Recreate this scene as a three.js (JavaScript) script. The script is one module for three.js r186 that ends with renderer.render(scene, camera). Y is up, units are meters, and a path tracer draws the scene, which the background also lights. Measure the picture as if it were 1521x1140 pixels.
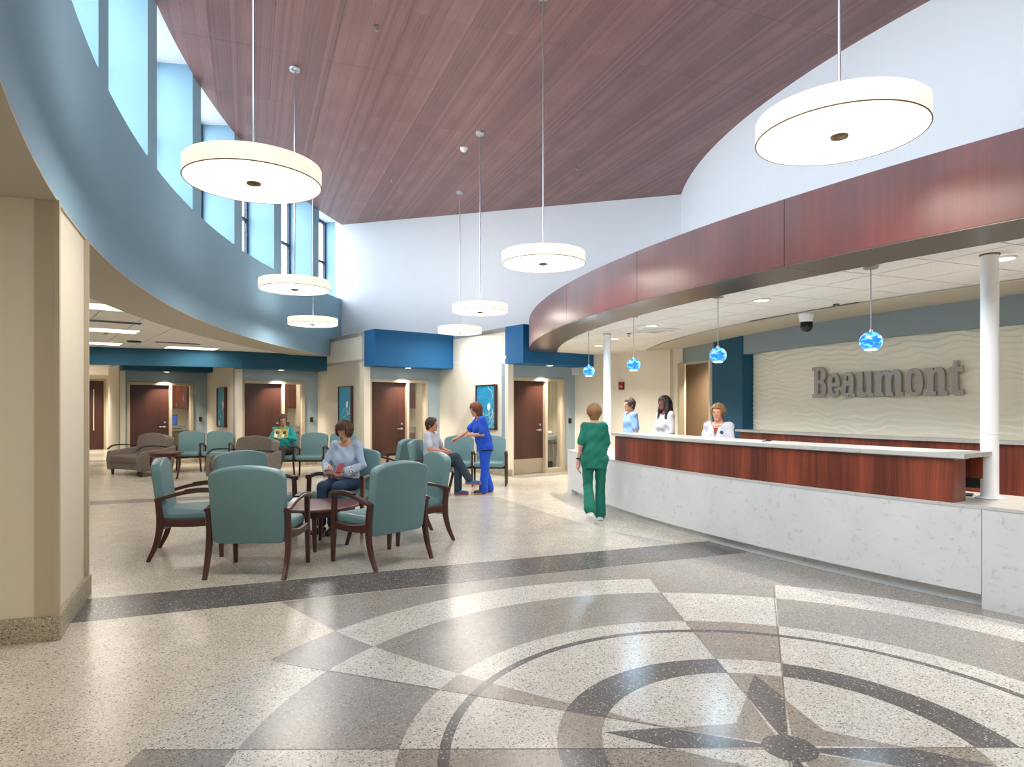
import * as THREE from 'three';
import { RoundedBoxGeometry } from 'three/addons/geometries/RoundedBoxGeometry.js';
import { TextGeometry } from 'three/addons/geometries/TextGeometry.js';
import { FontLoader } from 'three/addons/loaders/FontLoader.js';
import { RectAreaLightUniformsLib } from 'three/addons/lights/RectAreaLightUniformsLib.js';
import * as BGU from 'three/addons/utils/BufferGeometryUtils.js';

// ---------------------------------------------------------------- camera, sky, exposure
const scene = new THREE.Scene();
const renderer = new THREE.WebGLRenderer({ antialias: true });
renderer.toneMapping = THREE.LinearToneMapping;
renderer.toneMappingExposure = 1.35;
renderer.shadowMap.enabled = true;
RectAreaLightUniformsLib.init();
const FOCAL = 970;                                   // pixels, for a frame 1521 x 1140
const camera = new THREE.PerspectiveCamera(2 * Math.atan(570 / FOCAL) * 180 / Math.PI, 1521 / 1140, 0.05, 120);
camera.position.set(0, 1.5, 0);
camera.lookAt(0, 1.5, -10);
camera.setViewOffset(1521, 1140, 0, -37, 1521, 1140); // the lens is shifted up, verticals stay upright
scene.background = new THREE.Color().setRGB(0.78, 0.89, 1.0).multiplyScalar(8.6);   // hazy daylight sky outside the clerestory
const PENDANT_LIGHT = 14, TROFFER_LIGHT = 9, DOWNLIGHT = 26;

// ---------------------------------------------------------------- helpers
// The plan is measured as (x, d): metres to the right of and in front of the camera; z = -d.
const CX = 15.4, CD = 13.2;                          // common centre of every curved wall in the lobby
const rad = (a) => a * Math.PI / 180;
const arcPoint = (r, deg) => [CX - r * Math.cos(rad(deg)), CD - r * Math.sin(rad(deg))];
let seedState = 7;
const rnd = () => { seedState = (seedState * 1664525 + 1013904223) >>> 0; return seedState / 4294967296; };
const used = new Map();
function numbered(name) {
  const n = used.get(name) ?? 0; used.set(name, n + 1);
  return n ? `${name}_${String(n).padStart(3, '0')}` : name;
}
function put(o, parent) {
  (parent ?? scene).add(o);
  if (o.isMesh) { o.castShadow = true; o.receiveShadow = true; }
  return o;
}
function part(name, geometry, material, parent) {
  const m = new THREE.Mesh(geometry, material); m.name = name; return put(m, parent);
}
function tag(o, label, category, group) {
  o.userData.label = label; o.userData.category = category; if (group) o.userData.group = group; return o;
}
function thing(name, label, category, x = 0, d = 0, y = 0, turn = 0, group) {
  const g = new THREE.Group(); g.name = numbered(name); g.position.set(x, y, -d); g.rotation.y = turn;
  scene.add(g); return tag(g, label, category, group);
}
function struct(name, label, category, geometry, material) {
  const o = geometry ? new THREE.Mesh(geometry, material) : new THREE.Group();
  o.name = name; o.userData.kind = 'structure'; tag(o, label, category); return put(o);
}
const facing = (fx, fd) => Math.atan2(fx, -fd);      // rotation.y that turns local +z towards (fx, fd)

// metre-true uv from the position: floors and ceilings by x and z, walls by run and height
function metreUV(g, turn = 0) {
  const h = g.index ? g.toNonIndexed() : g, p = h.attributes.position, n = p.count, uv = new Float32Array(n * 2);
  const a = new THREE.Vector3(), b = new THREE.Vector3(), c = new THREE.Vector3(), nn = new THREE.Vector3();
  const ct = Math.cos(turn), st = Math.sin(turn);
  for (let i = 0; i < n; i += 3) {
    a.fromBufferAttribute(p, i); b.fromBufferAttribute(p, i + 1); c.fromBufferAttribute(p, i + 2);
    nn.copy(b).sub(a).cross(c.clone().sub(a)).normalize();
    [a, b, c].forEach((v, k) => {
      let u, w;
      if (Math.abs(nn.y) > 0.7) { u = v.x * ct - v.z * st; w = v.x * st + v.z * ct; }
      else { const l = Math.hypot(nn.x, nn.z) || 1; u = (v.x * nn.z - v.z * nn.x) / l; w = v.y; }
      uv[(i + k) * 2] = u; uv[(i + k) * 2 + 1] = w;
    });
  }
  h.setAttribute('uv', new THREE.BufferAttribute(uv, 2));
  return h;
}
const box = (w, h, d, x = 0, y = 0, z = 0) => metreUV(new THREE.BoxGeometry(w, h, d).translate(x, y, z));
const rbox = (w, h, d, r, x = 0, y = 0, z = 0, seg = 3) => metreUV(new RoundedBoxGeometry(w, h, d, seg, r).translate(x, y, z));
const cyl = (r0, r1, h, x = 0, y = 0, z = 0, seg = 24) => new THREE.CylinderGeometry(r0, r1, h, seg).translate(x, y, z);
const merge = (list) => BGU.mergeGeometries(list.map((g) => {
  const h = g.index ? g.toNonIndexed() : g; for (const k of Object.keys(h.attributes)) if (!['position', 'normal', 'uv'].includes(k)) h.deleteAttribute(k);
  return h;
}));
// a prism over a plan polygon [[x, d], ...]
function prism(poly, y0, y1) {
  const s = new THREE.Shape(poly.map(([x, d]) => new THREE.Vector2(x, d)));
  const g = new THREE.ExtrudeGeometry(s, { depth: y1 - y0, bevelEnabled: false });
  g.rotateX(-Math.PI / 2).translate(0, y0, 0);
  return metreUV(g);
}
// a curved block about the common centre, uv in metres along the arc
function arcPrism(rIn, rOut, a0, a1, y0, y1, seg = Math.max(2, Math.ceil(Math.abs(a1 - a0) * 1.2))) {
  const pos = [], nor = [], uv = [];
  const P = (r, a, y) => { const [x, d] = arcPoint(r, a); return [x, y, -d]; };
  const N = (a, s) => [-Math.cos(rad(a)) * s, 0, Math.sin(rad(a)) * s];
  const quad = (v, n, t) => {
    const e1 = v[1].map((k, i) => k - v[0][i]), e2 = v[2].map((k, i) => k - v[0][i]);
    const c = [e1[1] * e2[2] - e1[2] * e2[1], e1[2] * e2[0] - e1[0] * e2[2], e1[0] * e2[1] - e1[1] * e2[0]];
    const order = c[0] * n[0][0] + c[1] * n[0][1] + c[2] * n[0][2] > 0 ? [0, 1, 2, 0, 2, 3] : [0, 2, 1, 0, 3, 2];
    for (const k of order) { pos.push(...v[k]); nor.push(...n[k]); uv.push(...t[k]); }
  };
  for (let i = 0; i < seg; i++) {
    const b0 = a0 + (a1 - a0) * i / seg, b1 = a0 + (a1 - a0) * (i + 1) / seg, u0 = rad(b0) * rOut, u1 = rad(b1) * rOut;
    const side = (r, s) => quad([P(r, b0, y0), P(r, b1, y0), P(r, b1, y1), P(r, b0, y1)], [N(b0, s), N(b1, s), N(b1, s), N(b0, s)], [[u0, y0], [u1, y0], [u1, y1], [u0, y1]]);
    side(rOut, 1); side(rIn, -1);
    for (const [y, s] of [[y1, 1], [y0, -1]]) quad([P(rIn, b0, y), P(rIn, b1, y), P(rOut, b1, y), P(rOut, b0, y)], Array(4).fill([0, s, 0]), [[u0, rIn], [u1, rIn], [u1, rOut], [u0, rOut]]);
  }
  for (const [a, s] of [[a0, -1], [a1, 1]]) {
    const t = [Math.sin(rad(a)) * s, 0, Math.cos(rad(a)) * s];
    quad([P(rIn, a, y0), P(rOut, a, y0), P(rOut, a, y1), P(rIn, a, y1)], Array(4).fill(t), [[rIn, y0], [rOut, y0], [rOut, y1], [rIn, y1]]);
  }
  const g = new THREE.BufferGeometry();
  g.setAttribute('position', new THREE.Float32BufferAttribute(pos, 3));
  g.setAttribute('normal', new THREE.Float32BufferAttribute(nor, 3));
  g.setAttribute('uv', new THREE.Float32BufferAttribute(uv, 2));
  return g;
}
// a bar of rectangular section swept through points; size[i] = [across, along-z or height]
function sweep(points, sizes, across = [1, 0, 0], steps = 10) {
  const curve = new THREE.CatmullRomCurve3(points.map((p) => new THREE.Vector3(...p))), X = new THREE.Vector3(...across).normalize();
  const pos = [], idx = [], n = steps;
  for (let i = 0; i <= n; i++) {
    const t = i / n, c = curve.getPoint(t), T = curve.getTangent(t), Z = new THREE.Vector3().crossVectors(X, T).normalize();
    const k = t * (sizes.length - 1), j = Math.min(sizes.length - 2, Math.floor(k)), f = k - j;
    const w = sizes[j][0] * (1 - f) + sizes[j + 1][0] * f, h = sizes[j][1] * (1 - f) + sizes[j + 1][1] * f, b = Math.min(w, h) * 0.22;
    const ring = [[w / 2 - b, h / 2], [w / 2, h / 2 - b], [w / 2, -h / 2 + b], [w / 2 - b, -h / 2], [-w / 2 + b, -h / 2], [-w / 2, -h / 2 + b], [-w / 2, h / 2 - b], [-w / 2 + b, h / 2]];
    for (const [u, v] of ring) pos.push(c.x + X.x * u + Z.x * v, c.y + X.y * u + Z.y * v, c.z + X.z * u + Z.z * v);
  }
  for (let i = 0; i < n; i++) for (let k = 0; k < 8; k++) { const a = i * 8 + k, b = i * 8 + (k + 1) % 8; idx.push(a, a + 8, b, b, a + 8, b + 8); }
  for (const o of [0, n * 8]) for (let k = 1; k < 7; k++) o ? idx.push(o, o + k, o + k + 1) : idx.push(o, o + k + 1, o + k);
  const g = new THREE.BufferGeometry(); g.setAttribute('position', new THREE.Float32BufferAttribute(pos, 3)); g.setIndex(idx);
  let h = g.toNonIndexed(); h.computeVertexNormals();
  // make every face look outward
  return metreUV(BGU.toCreasedNormals(h, 0.6));
}
const lathe = (pts, seg = 48) => new THREE.LatheGeometry(pts.map(([r, y]) => new THREE.Vector2(r, y)), seg);

// ---------------------------------------------------------------- computed textures
function texture(w, h, fill, metresW, metresH, srgb = true) {
  const data = new Uint8Array(w * h * 4);
  for (let y = 0; y < h; y++) for (let x = 0; x < w; x++) {
    const c = fill(x, y), o = (y * w + x) * 4;
    data[o] = Math.max(0, Math.min(255, c[0])); data[o + 1] = Math.max(0, Math.min(255, c[1])); data[o + 2] = Math.max(0, Math.min(255, c[2])); data[o + 3] = 255;
  }
  const t = new THREE.DataTexture(data, w, h); t.wrapS = t.wrapT = THREE.RepeatWrapping; t.magFilter = THREE.LinearFilter;
  t.minFilter = THREE.LinearMipmapLinearFilter; t.generateMipmaps = true;
  if (srgb) t.colorSpace = THREE.SRGBColorSpace;
  t.repeat.set(1 / metresW, 1 / metresH); t.needsUpdate = true; return t;
}
// tiling value noise
function noiseField(n, cellsX, cellsY) {
  const v = new Float32Array(cellsX * cellsY).map(() => rnd());
  return (x, y) => {
    const fx = x / n * cellsX, fy = y / n * cellsY, x0 = Math.floor(fx), y0 = Math.floor(fy);
    let a = fx - x0, b = fy - y0; a = a * a * (3 - 2 * a); b = b * b * (3 - 2 * b);
    const g = (i, j) => v[((j % cellsY) + cellsY) % cellsY * cellsX + ((i % cellsX) + cellsX) % cellsX];
    return (g(x0, y0) * (1 - a) + g(x0 + 1, y0) * a) * (1 - b) + (g(x0, y0 + 1) * (1 - a) + g(x0 + 1, y0 + 1) * a) * b;
  };
}
function terrazzo(base, chips, count, size = 768, metres = 1.3) {
  const buf = new Float32Array(size * size * 3), cloud = noiseField(size, 9, 9);
  for (let y = 0; y < size; y++) for (let x = 0; x < size; x++) { const k = 0.96 + 0.08 * cloud(x, y) + (rnd() - 0.5) * 0.2; for (let c = 0; c < 3; c++) buf[(y * size + x) * 3 + c] = base[c] * k; }
  for (let i = 0; i < count; i++) {
    const cx = rnd() * size, cy = rnd() * size, r = 1.0 + rnd() * rnd() * 3.4, e = 0.5 + rnd() * 0.5, t = rnd() * Math.PI, col = chips[Math.floor(rnd() * chips.length)], ct = Math.cos(t), st = Math.sin(t), R = Math.ceil(r);
    for (let dy = -R; dy <= R; dy++) for (let dx = -R; dx <= R; dx++) {
      const u = dx * ct + dy * st, v = (-dx * st + dy * ct) / e;
      if (Math.abs(u) + Math.abs(v) * 0.8 > r) continue;
      const X = ((Math.floor(cx) + dx) % size + size) % size, Y = ((Math.floor(cy) + dy) % size + size) % size;
      for (let c = 0; c < 3; c++) buf[(Y * size + X) * 3 + c] = col[c];
    }
  }
  return texture(size, size, (x, y) => [buf[(y * size + x) * 3], buf[(y * size + x) * 3 + 1], buf[(y * size + x) * 3 + 2]], metres, metres);
}
function woodTexture(dark, light, opt = {}) {
  const { w = 512, h = 512, mw = 0.9, mh = 1.8, bands = 9, fine = 160, pores = 0.1 } = opt;
  const wide = noiseField(w, bands, 2), mid = noiseField(w, bands * 4, 3), thin = noiseField(w, fine, 5), wob = noiseField(w, 5, 4);
  return texture(w, h, (x, y) => {
    const s = x + 9 * wob(x, y), k = Math.min(1, Math.max(0, 0.5 * wide(s, y * w / h) + 0.3 * mid(s, y * w / h) + 0.26 * thin(s, y * w / h) - 0.03)), p = rnd() < pores ? 0.9 : 1;
    return [0, 1, 2].map((c) => (dark[c] + (light[c] - dark[c]) * k) * p);
  }, mw, mh);
}
const TEX = {
  light: terrazzo([206, 205, 201], [[222, 218, 208], [150, 143, 132], [112, 106, 98], [205, 198, 184], [168, 160, 148], [236, 233, 226]], 34000),
  grey: terrazzo([154, 151, 147], [[192, 186, 177], [128, 122, 115], [108, 103, 98], [172, 165, 156], [140, 134, 128]], 34000),
  taupe: terrazzo([156, 149, 140], [[188, 178, 165], [122, 112, 102], [102, 95, 88], [172, 160, 148], [134, 124, 114]], 34000),
  dark: terrazzo([98, 96, 97], [[112, 110, 108], [66, 65, 66], [150, 147, 142], [92, 90, 90], [74, 72, 73], [196, 193, 188]], 20000),
  beige: terrazzo([206, 202, 191], [[222, 214, 198], [158, 148, 128], [124, 116, 100], [206, 196, 176], [174, 163, 140], [232, 226, 212]], 34000),
  coveBase: terrazzo([172, 164, 140], [[214, 208, 190], [124, 114, 90], [96, 90, 74], [190, 182, 158], [146, 136, 110]], 34000),
  mixed: terrazzo([188, 185, 177], [[208, 202, 190], [148, 141, 130], [118, 112, 104], [192, 184, 172], [160, 152, 140]], 34000),
};
TEX.fascia = woodTexture([90, 32, 25], [126, 50, 39], { mw: 1.1, mh: 2.2, bands: 6, fine: 220 });
TEX.panelWood = woodTexture([70, 24, 15], [168, 84, 56], { mw: 1.3, mh: 1.6, bands: 10, fine: 200, pores: 0.2 });
TEX.door = woodTexture([52, 28, 21], [78, 43, 33], { mw: 0.9, mh: 2.1, bands: 5, fine: 150, pores: 0.25 });
TEX.frameWood = woodTexture([52, 20, 12], [96, 44, 28], { mw: 0.25, mh: 0.8, bands: 5, fine: 70 });
// ceiling: fine dark perforation in ranks over streaky grain, grain runs along v
{
  const w = 768, wide = noiseField(w, 7, 2), thin = noiseField(w, 150, 2), mid = noiseField(w, 34, 1);
  TEX.ceiling = texture(w, w, (x, y) => {
    const k = Math.max(0, Math.min(1, 0.5 + 0.95 * (0.3 * wide(x, y) + 0.4 * mid(x, y) + 0.3 * thin(x, y) - 0.5))), hole = (x % 6 < 3) && (y % 6 < 3) ? 0.62 : 1.0;
    return [(112 + 64 * k) * hole, (80 + 52 * k) * hole, (77 + 50 * k) * hole];
  }, 1.56, 1.56);
}
{ // pale engineered stone with drifting flecks
  const w = 1024, a = noiseField(w, 6, 6), b = noiseField(w, 30, 44), c = noiseField(w, 110, 150), d = noiseField(w, 9, 13);
  TEX.stone = texture(w, w, (x, y) => {
    const s = x + 60 * a(x, y), t = y + 50 * d(x, y), v = Math.max(0, b(s, t) - 0.68) * 2.4 * Math.max(0, c(s, t) - 0.3), cloud = 0.5 * a(x, y) + 0.5 * d(x, y), k = 228 - 10 * cloud - 62 * v + (rnd() - 0.5) * 5;
    return [k - 1, k - 1 - 4 * v, k - 3 - 8 * v];
  }, 1.7, 1.7);
}
{ // mineral ceiling tile
  const w = 256, a = noiseField(w, 40, 40), b = noiseField(w, 110, 110);
  TEX.tile = texture(w, w, (x, y) => { const k = 238 - 16 * a(x, y) * b(x, y) - (rnd() < 0.05 ? 14 : 0); return [k, k - 3, k - 9]; }, 0.5, 0.5);
}
{ // woven tweed
  const w = 256, a = noiseField(w, 90, 90), b = noiseField(w, 12, 12);
  TEX.tweed = texture(w, w, (x, y) => { const k = ((x >> 2) + (y >> 2)) & 1 ? 0.92 : 1.05, q = (0.72 + 0.5 * a(x, y) + 0.12 * b(x, y)) * k; return [118 * q, 111 * q, 103 * q]; }, 0.35, 0.35);
}
{ // vinyl grain (bump only) and faint paint roller texture
  const w = 256, a = noiseField(w, 70, 70), b = noiseField(w, 120, 120);
  TEX.vinyl = texture(w, w, (x, y) => { const k = 255 * (0.6 * a(x, y) + 0.4 * b(x, y)); return [k, k, k]; }, 0.12, 0.12, false);
  TEX.roller = texture(w, w, (x, y) => { const k = 255 * (0.4 * a(x, y) + 0.6 * b(x, y)); return [k, k, k]; }, 0.25, 0.25, false);
}
const hex = (h, roughness = 0.8, more = {}) => new THREE.MeshStandardMaterial({ color: h, roughness, ...more });
const paint = (h, roughness = 0.75) => hex(h, roughness, { bumpMap: TEX.roller, bumpScale: 0.0004 });
const polished = (map) => new THREE.MeshPhysicalMaterial({ map, roughness: 0.24, ior: 1.5 });
const M = {
  light: polished(TEX.light), grey: polished(TEX.grey), taupe: polished(TEX.taupe), dark: polished(TEX.dark), mixed: polished(TEX.mixed), beige: polished(TEX.beige), coveBase: hex(0xffffff, 0.45, { map: TEX.coveBase }),
  strip: hex(0x5c5d60, 0.4, { metalness: 0.3 }),
  blueGrey: paint(0x8cb0c4), teal: paint(0x0f6196), tealDark: paint(0x17536e), alcove: paint(0x9fb0b8), cream: paint(0xe8e1d0), white: paint(0xe9ecef), soffitTan: paint(0xbcb4a2), panelCream: paint(0xdcd4be, 0.6), stoneTrim: hex(0xbcb096, 0.6, { bumpMap: TEX.roller, bumpScale: 0.0008 }),
  greyBulk: paint(0x8d9ba0), doorway: paint(0xa8927a),
  ceilingWood: hex(0xffffff, 0.5, { map: TEX.ceiling }),
  fascia: new THREE.MeshPhysicalMaterial({ map: TEX.fascia, roughness: 0.4, clearcoat: 0.12, clearcoatRoughness: 0.2 }),
  soffitMetal: new THREE.MeshPhysicalMaterial({ color: 0x6b6058, roughness: 0.3, metalness: 0.55 }),
  panelWood: new THREE.MeshPhysicalMaterial({ map: TEX.panelWood, roughness: 0.38, clearcoat: 0.25, clearcoatRoughness: 0.25 }),
  stone: new THREE.MeshPhysicalMaterial({ color: 0xf0f1f4, map: TEX.stone, roughness: 0.35 }), solidTop: hex(0xd8d8d8, 0.3, { map: TEX.stone }),
  tile: hex(0xffffff, 0.9, { map: TEX.tile }), grid: hex(0xd9d2c4, 0.6), gridGap: hex(0x8f887b, 0.8),
  door: new THREE.MeshPhysicalMaterial({ map: TEX.door, roughness: 0.4 }), frame: hex(0xbdaf98, 0.5), steel: hex(0xb4b4b0, 0.3, { metalness: 0.9 }), kick: hex(0xb3aa98, 0.42, { metalness: 0.75 }), nickel: hex(0xb9bcc0, 0.3, { metalness: 0.85 }),
  glass: new THREE.MeshPhysicalMaterial({ color: 0xffffff, transmission: 1, thickness: 0, roughness: 0.02, ior: 1.45 }),
  mullion: hex(0x2f3a4a, 0.45, { metalness: 0.3 }), black: hex(0x17181a, 0.5), blackGloss: hex(0x0c0d0f, 0.15), white2: hex(0xf2f2f0, 0.5), bronze: hex(0x8a7350, 0.4, { metalness: 0.7 }),
  column: hex(0xf3f4f5, 0.35), letter: hex(0xa89e96, 0.45, { metalness: 0.15 }), wave: hex(0xf1ead7, 0.55), roof: hex(0x9c9c9a, 0.9),
  vinyl: new THREE.MeshPhysicalMaterial({ color: 0x688d91, roughness: 0.4, bumpMap: TEX.vinyl, bumpScale: 0.0005, clearcoat: 0.15, clearcoatRoughness: 0.4 }),
  chairWood: new THREE.MeshPhysicalMaterial({ map: TEX.frameWood, roughness: 0.35, clearcoat: 0.3, clearcoatRoughness: 0.25 }), tweed: hex(0xffffff, 0.9, { map: TEX.tweed }), sofaSeat: hex(0x70655a, 0.6, { bumpMap: TEX.vinyl, bumpScale: 0.0005 }),
};
const glowing = (color, power, base = 0xffffff) => new THREE.MeshStandardMaterial({ color: base, roughness: 0.6, emissive: color, emissiveIntensity: power });
function areaLight(name, color, power, w, h, x, y, z, parent) {
  const l = new THREE.RectAreaLight(color, power, w, h); l.name = name; l.position.set(x, y, z); l.rotation.x = -Math.PI / 2; (parent ?? scene).add(l); return l;
}
function spot(name, color, power, angle, pos, to, parent, soft = 2) {
  const l = new THREE.SpotLight(color, power, 0, angle, 0.6, 2); l.name = name; l.position.set(...pos); l.target.position.set(...to); l.castShadow = true; l.shadow.radius = soft;
  (parent ?? scene).add(l); (parent ?? scene).add(l.target); return l;
}

// ================================================================ FLOOR
const AX = [Math.cos(rad(22)), Math.sin(rad(22))];    // the building's own axis in plan, turned 22 degrees from the camera's
const floor = struct('floor', 'polished terrazzo floor with inlaid compass rose and dark bands', 'floor', prism([[-20, -6], [13, -6], [13, 30], [-20, 30]], -0.15, 0), M.beige);
let layer = 0;
function flatPanel(poly, m, y) {
  const s = new THREE.ShapeGeometry(new THREE.Shape(poly.map(([x, d]) => new THREE.Vector2(x, d))));
  s.rotateX(-Math.PI / 2).translate(0, y, 0); return part('terrazzo_panel', metreUV(s), m, floor);
}
// grey field round the rose, and the greyer field beyond the dark band
flatPanel([[-1.1, 4.3], [-1.79, 5.057], [2.47, 6.8], [2.55, 6.72], [3.6, 4.95], [5.2, 2.6], [7.5, 0.2], [7.5, -3], [3.6, 1.6], [3.2, 4.5], [1.2, 5.4]], M.grey, 0.0005);
flatPanel([[-2.21, 5.62], [2.2, 7.37], [1.766, 7.3], [1.157, 8.04], [0.5, 9.35], [-0.27, 11.1], [-1.6, 10.6], [-3.4, 8.7], [-3.2, 7.0]], M.mixed, 0.0005);
const bandPoly = (lo, hi, x0, x1) => [[x0, lo + 0.404 * x0], [x1, lo + 0.404 * x1], [x1, hi + 0.404 * x1], [x0, hi + 0.404 * x0]];
flatPanel(bandPoly(5.8, 6.485, -9, 2.6), M.dark, 0.001);
flatPanel(bandPoly(12.78, 13.27, -13, -1.4), M.grey, 0.001);
flatPanel(bandPoly(23.0, 23.7, -14.5, -10.6), M.grey, 0.001);
// compass rose: rings and rays measured from its hub, angles clockwise from straight ahead
const OX = 1.225, OD = 2.88;
const rose = (r, a) => [OX + r * Math.sin(rad(a)), OD + r * Math.cos(rad(a))];
function ringPanel(r0, r1, fa, fb, m, y = 0.001) {
  const nr = 4, na = 22, pos = [], uv = [], nor = [], idx = [];
  for (let i = 0; i <= nr; i++) for (let k = 0; k <= na; k++) {
    const r = r0 + (r1 - r0) * i / nr, a = fa(r) + (fb(r) - fa(r)) * k / na, [x, d] = rose(r, a);
    pos.push(x, y, -d); uv.push(x, -d); nor.push(0, 1, 0);
  }
  for (let i = 0; i < nr; i++) for (let k = 0; k < na; k++) { const a = i * (na + 1) + k, b = a + na + 1; idx.push(a, a + 1, b, a + 1, b + 1, b); }
  const g = new THREE.BufferGeometry(); g.setAttribute('position', new THREE.Float32BufferAttribute(pos, 3)); g.setAttribute('uv', new THREE.Float32BufferAttribute(uv, 2)); g.setAttribute('normal', new THREE.Float32BufferAttribute(nor, 3));
  g.setIndex(idx.length ? (() => { const p = pos, [a, b, c] = idx; const cr = (p[b * 3 + 2] - p[a * 3 + 2]) * (p[c * 3] - p[a * 3]) - (p[b * 3] - p[a * 3]) * (p[c * 3 + 2] - p[a * 3 + 2]); if (cr < 0) for (let i = 0; i < idx.length; i += 3) [idx[i + 1], idx[i + 2]] = [idx[i + 2], idx[i + 1]]; return idx; })() : idx);
  return part('terrazzo_panel', g, m, floor);
}
const wedge = [[0.1, 290.7], [0.53, 291], [0.83, 294.6], [1.06, 295.4], [1.72, 297.8], [2.46, 300.5], [2.87, 302.2]];
const wedgeAt = (r) => { for (let i = 1; i < wedge.length; i++) if (r <= wedge[i][0]) { const [a, b] = [wedge[i - 1], wedge[i]], t = (r - a[0]) / (b[0] - a[0]); return a[1] + (b[1] - a[1]) * t; } return 302.2; };
const at = (a) => () => a;
const rings = [[0.115, 0.82], [0.82, 1.023], [1.023, 1.495], [1.545, 1.72], [1.72, 2.43], [2.43, 2.85]];
const L = M.light, G = M.grey, T = M.taupe, K = M.dark;
const sectors = [
  [at(-0.3), at(20.7), [T, L, T, T, L, G]], [at(20.7), at(89.7), [L, K, L, L, G, L]], [at(89.7), at(110.7), [T, L, T, T, L, G]],
  [at(110.7), at(179.7), [L, K, L, L, G, L]], [at(179.7), at(200.7), [L, T, L, L, G, L]], [at(200.7), at(269.7), [T, K, T, T, L, G]],
  [at(269.7), at(290.7), [L, T, L, L, G, L]], [at(290.7), wedgeAt, [T, K, T, T, L, G]], [wedgeAt, at(359.7), [L, K, L, L, G, L]],
];
for (const [fa, fb, tones] of sectors) {
  rings.forEach(([r0, r1], i) => ringPanel(r0, r1, fa, fb, tones[i]));
  ringPanel(1.495, 1.545, fa, fb, K);
}
flatPanel(Array.from({ length: 48 }, (_, i) => rose(0.118, i * 7.5)), K, 0.0016);
for (let q = 0; q < 4; q++) {
  const a = q * 90 - 0.3, b = a + 20.7, mid = (a + b) / 2;
  flatPanel([rose(0.81, mid), rose(0.53, b), rose(0.1, mid + 8), rose(0.1, mid - 8), rose(0.53, a)], K, 0.0014);
  flatPanel([rose(0.52, b), rose(0.275, b + 34.5), rose(0.52, a + 90), rose(0.1, a + 80), rose(0.1, b + 34), rose(0.1, b + 8)], q === 2 ? L : T, 0.0014);
  for (const e of [a, b]) { // zinc divider strips along the rays
    const [x0, d0] = rose(0.54, e), [x1, d1] = rose(2.85, e), nx = Math.cos(rad(e)) * 0.0022, nd = -Math.sin(rad(e)) * 0.0022;
    part('divider_strip', metreUV(new THREE.ShapeGeometry(new THREE.Shape([[x0 - nx, d0 - nd], [x1 - nx, d1 - nd], [x1 + nx, d1 + nd], [x0 + nx, d0 + nd]].map((p) => new THREE.Vector2(...p)))).rotateX(-Math.PI / 2).translate(0, 0.0018, 0)), M.strip, floor);
  }
}

// ================================================================ CURVED UPPER WALL, CLERESTORY
const RF = 20.42, SOFFIT = 2.85, SILL = 4.43, TOP = 6.42;
const upper = struct('wall_left', 'curved grey-blue upper wall with deep clerestory window piers', 'wall', arcPrism(RF, RF + 0.6, -13.2, 63, SOFFIT, SILL, 90), M.blueGrey);
for (let k = -1; k < 11; k++) {
  const c = -2.13 + 5.83 * k; // centre of a pier
  part('pier', arcPrism(RF, RF + 0.62, c - 0.57, c + 0.57, SILL, 6.6, 2), M.blueGrey, upper);
}
part('pier', arcPrism(RF, RF + 0.62, -13.2, -12.6, SILL, 6.6, 2), M.blueGrey, upper);
for (let k = -2; k < 10; k++) {
  const a0 = Math.max(-12.6, -2.13 + 5.83 * k + 0.57), a1 = -2.13 + 5.83 * (k + 1) - 0.57;
  const w = struct(`window_${k + 3}`, `tall dark framed clerestory window between blue piers, bay ${k + 3} from the far wall`, 'window');
  const frame = (n, b0, b1, y0, y1) => part(n, arcPrism(RF + 0.55, RF + 0.62, b0, b1, y0, y1, 2), M.mullion, w);
  frame('frame', a0, a0 + 0.16, SILL, 6.55); frame('frame', a1 - 0.16, a1, SILL, 6.55); frame('frame', a0, a1, SILL, SILL + 0.06); frame('frame', a0, a1, 6.49, 6.55);
  frame('transom', a0 + 0.16, a1 - 0.16, 5.42, 5.48); frame('mullion', (a0 + a1) / 2 - 0.08, (a0 + a1) / 2 + 0.08, SILL + 0.06, 6.49);
  part('pane', arcPrism(RF + 0.583, RF + 0.587, a0 + 0.16, a1 - 0.16, SILL + 0.06, 6.49, 2), M.glass, w);
}
struct('ceiling_head', 'white head of the clerestory recess above the windows', 'ceiling', arcPrism(9, RF + 0.75, -30, 64, 6.56, 6.75, 90), M.white);
struct('trim_1', 'tan painted underside of the curved upper wall', 'soffit', arcPrism(RF, RF + 0.78, -13.2, 70, SOFFIT - 0.006, SOFFIT + 0.012, 90), M.soffitTan);
struct('ceiling_low_slab', 'roof slab above the low waiting area ceiling', 'roof', arcPrism(RF + 0.1, 37, -45, 75, 2.98, 3.2, 60), M.roof);

const clip = (poly, nx, nd, k) => { // keep nx*x + nd*d <= k
    const out = [];
    poly.forEach((p, i) => {
      const q = poly[(i + 1) % poly.length], a = nx * p[0] + nd * p[1] - k, b = nx * q[0] + nd * q[1] - k;
      if (a <= 0) out.push(p);
      if (a * b < 0) { const t = a / (a - b); out.push([p[0] + (q[0] - p[0]) * t, p[1] + (q[1] - p[1]) * t]); }
    });
    return out;
  };
// a ceiling tile, cut where it would cross a curved edge: keep the side with s * (r - limit) < 0
function cutTile(x, d, w, l, turn, s, limit, y0, y1) {
  const c = Math.cos(turn), n = Math.sin(turn), a = Math.atan2(CD - d, CX - x), ux = -Math.cos(a) * s, ud = -Math.sin(a) * s;
  const poly = clip([[-w, -l], [w, -l], [w, l], [-w, l]].map(([p, q]) => [x + (p * c - q * n) / 2, d + (p * n + q * c) / 2]), ux, ud, ux * CX + ud * CD + limit * s);
  return poly.length > 2 ? prism(poly, y0, y1) : null;
}
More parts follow.
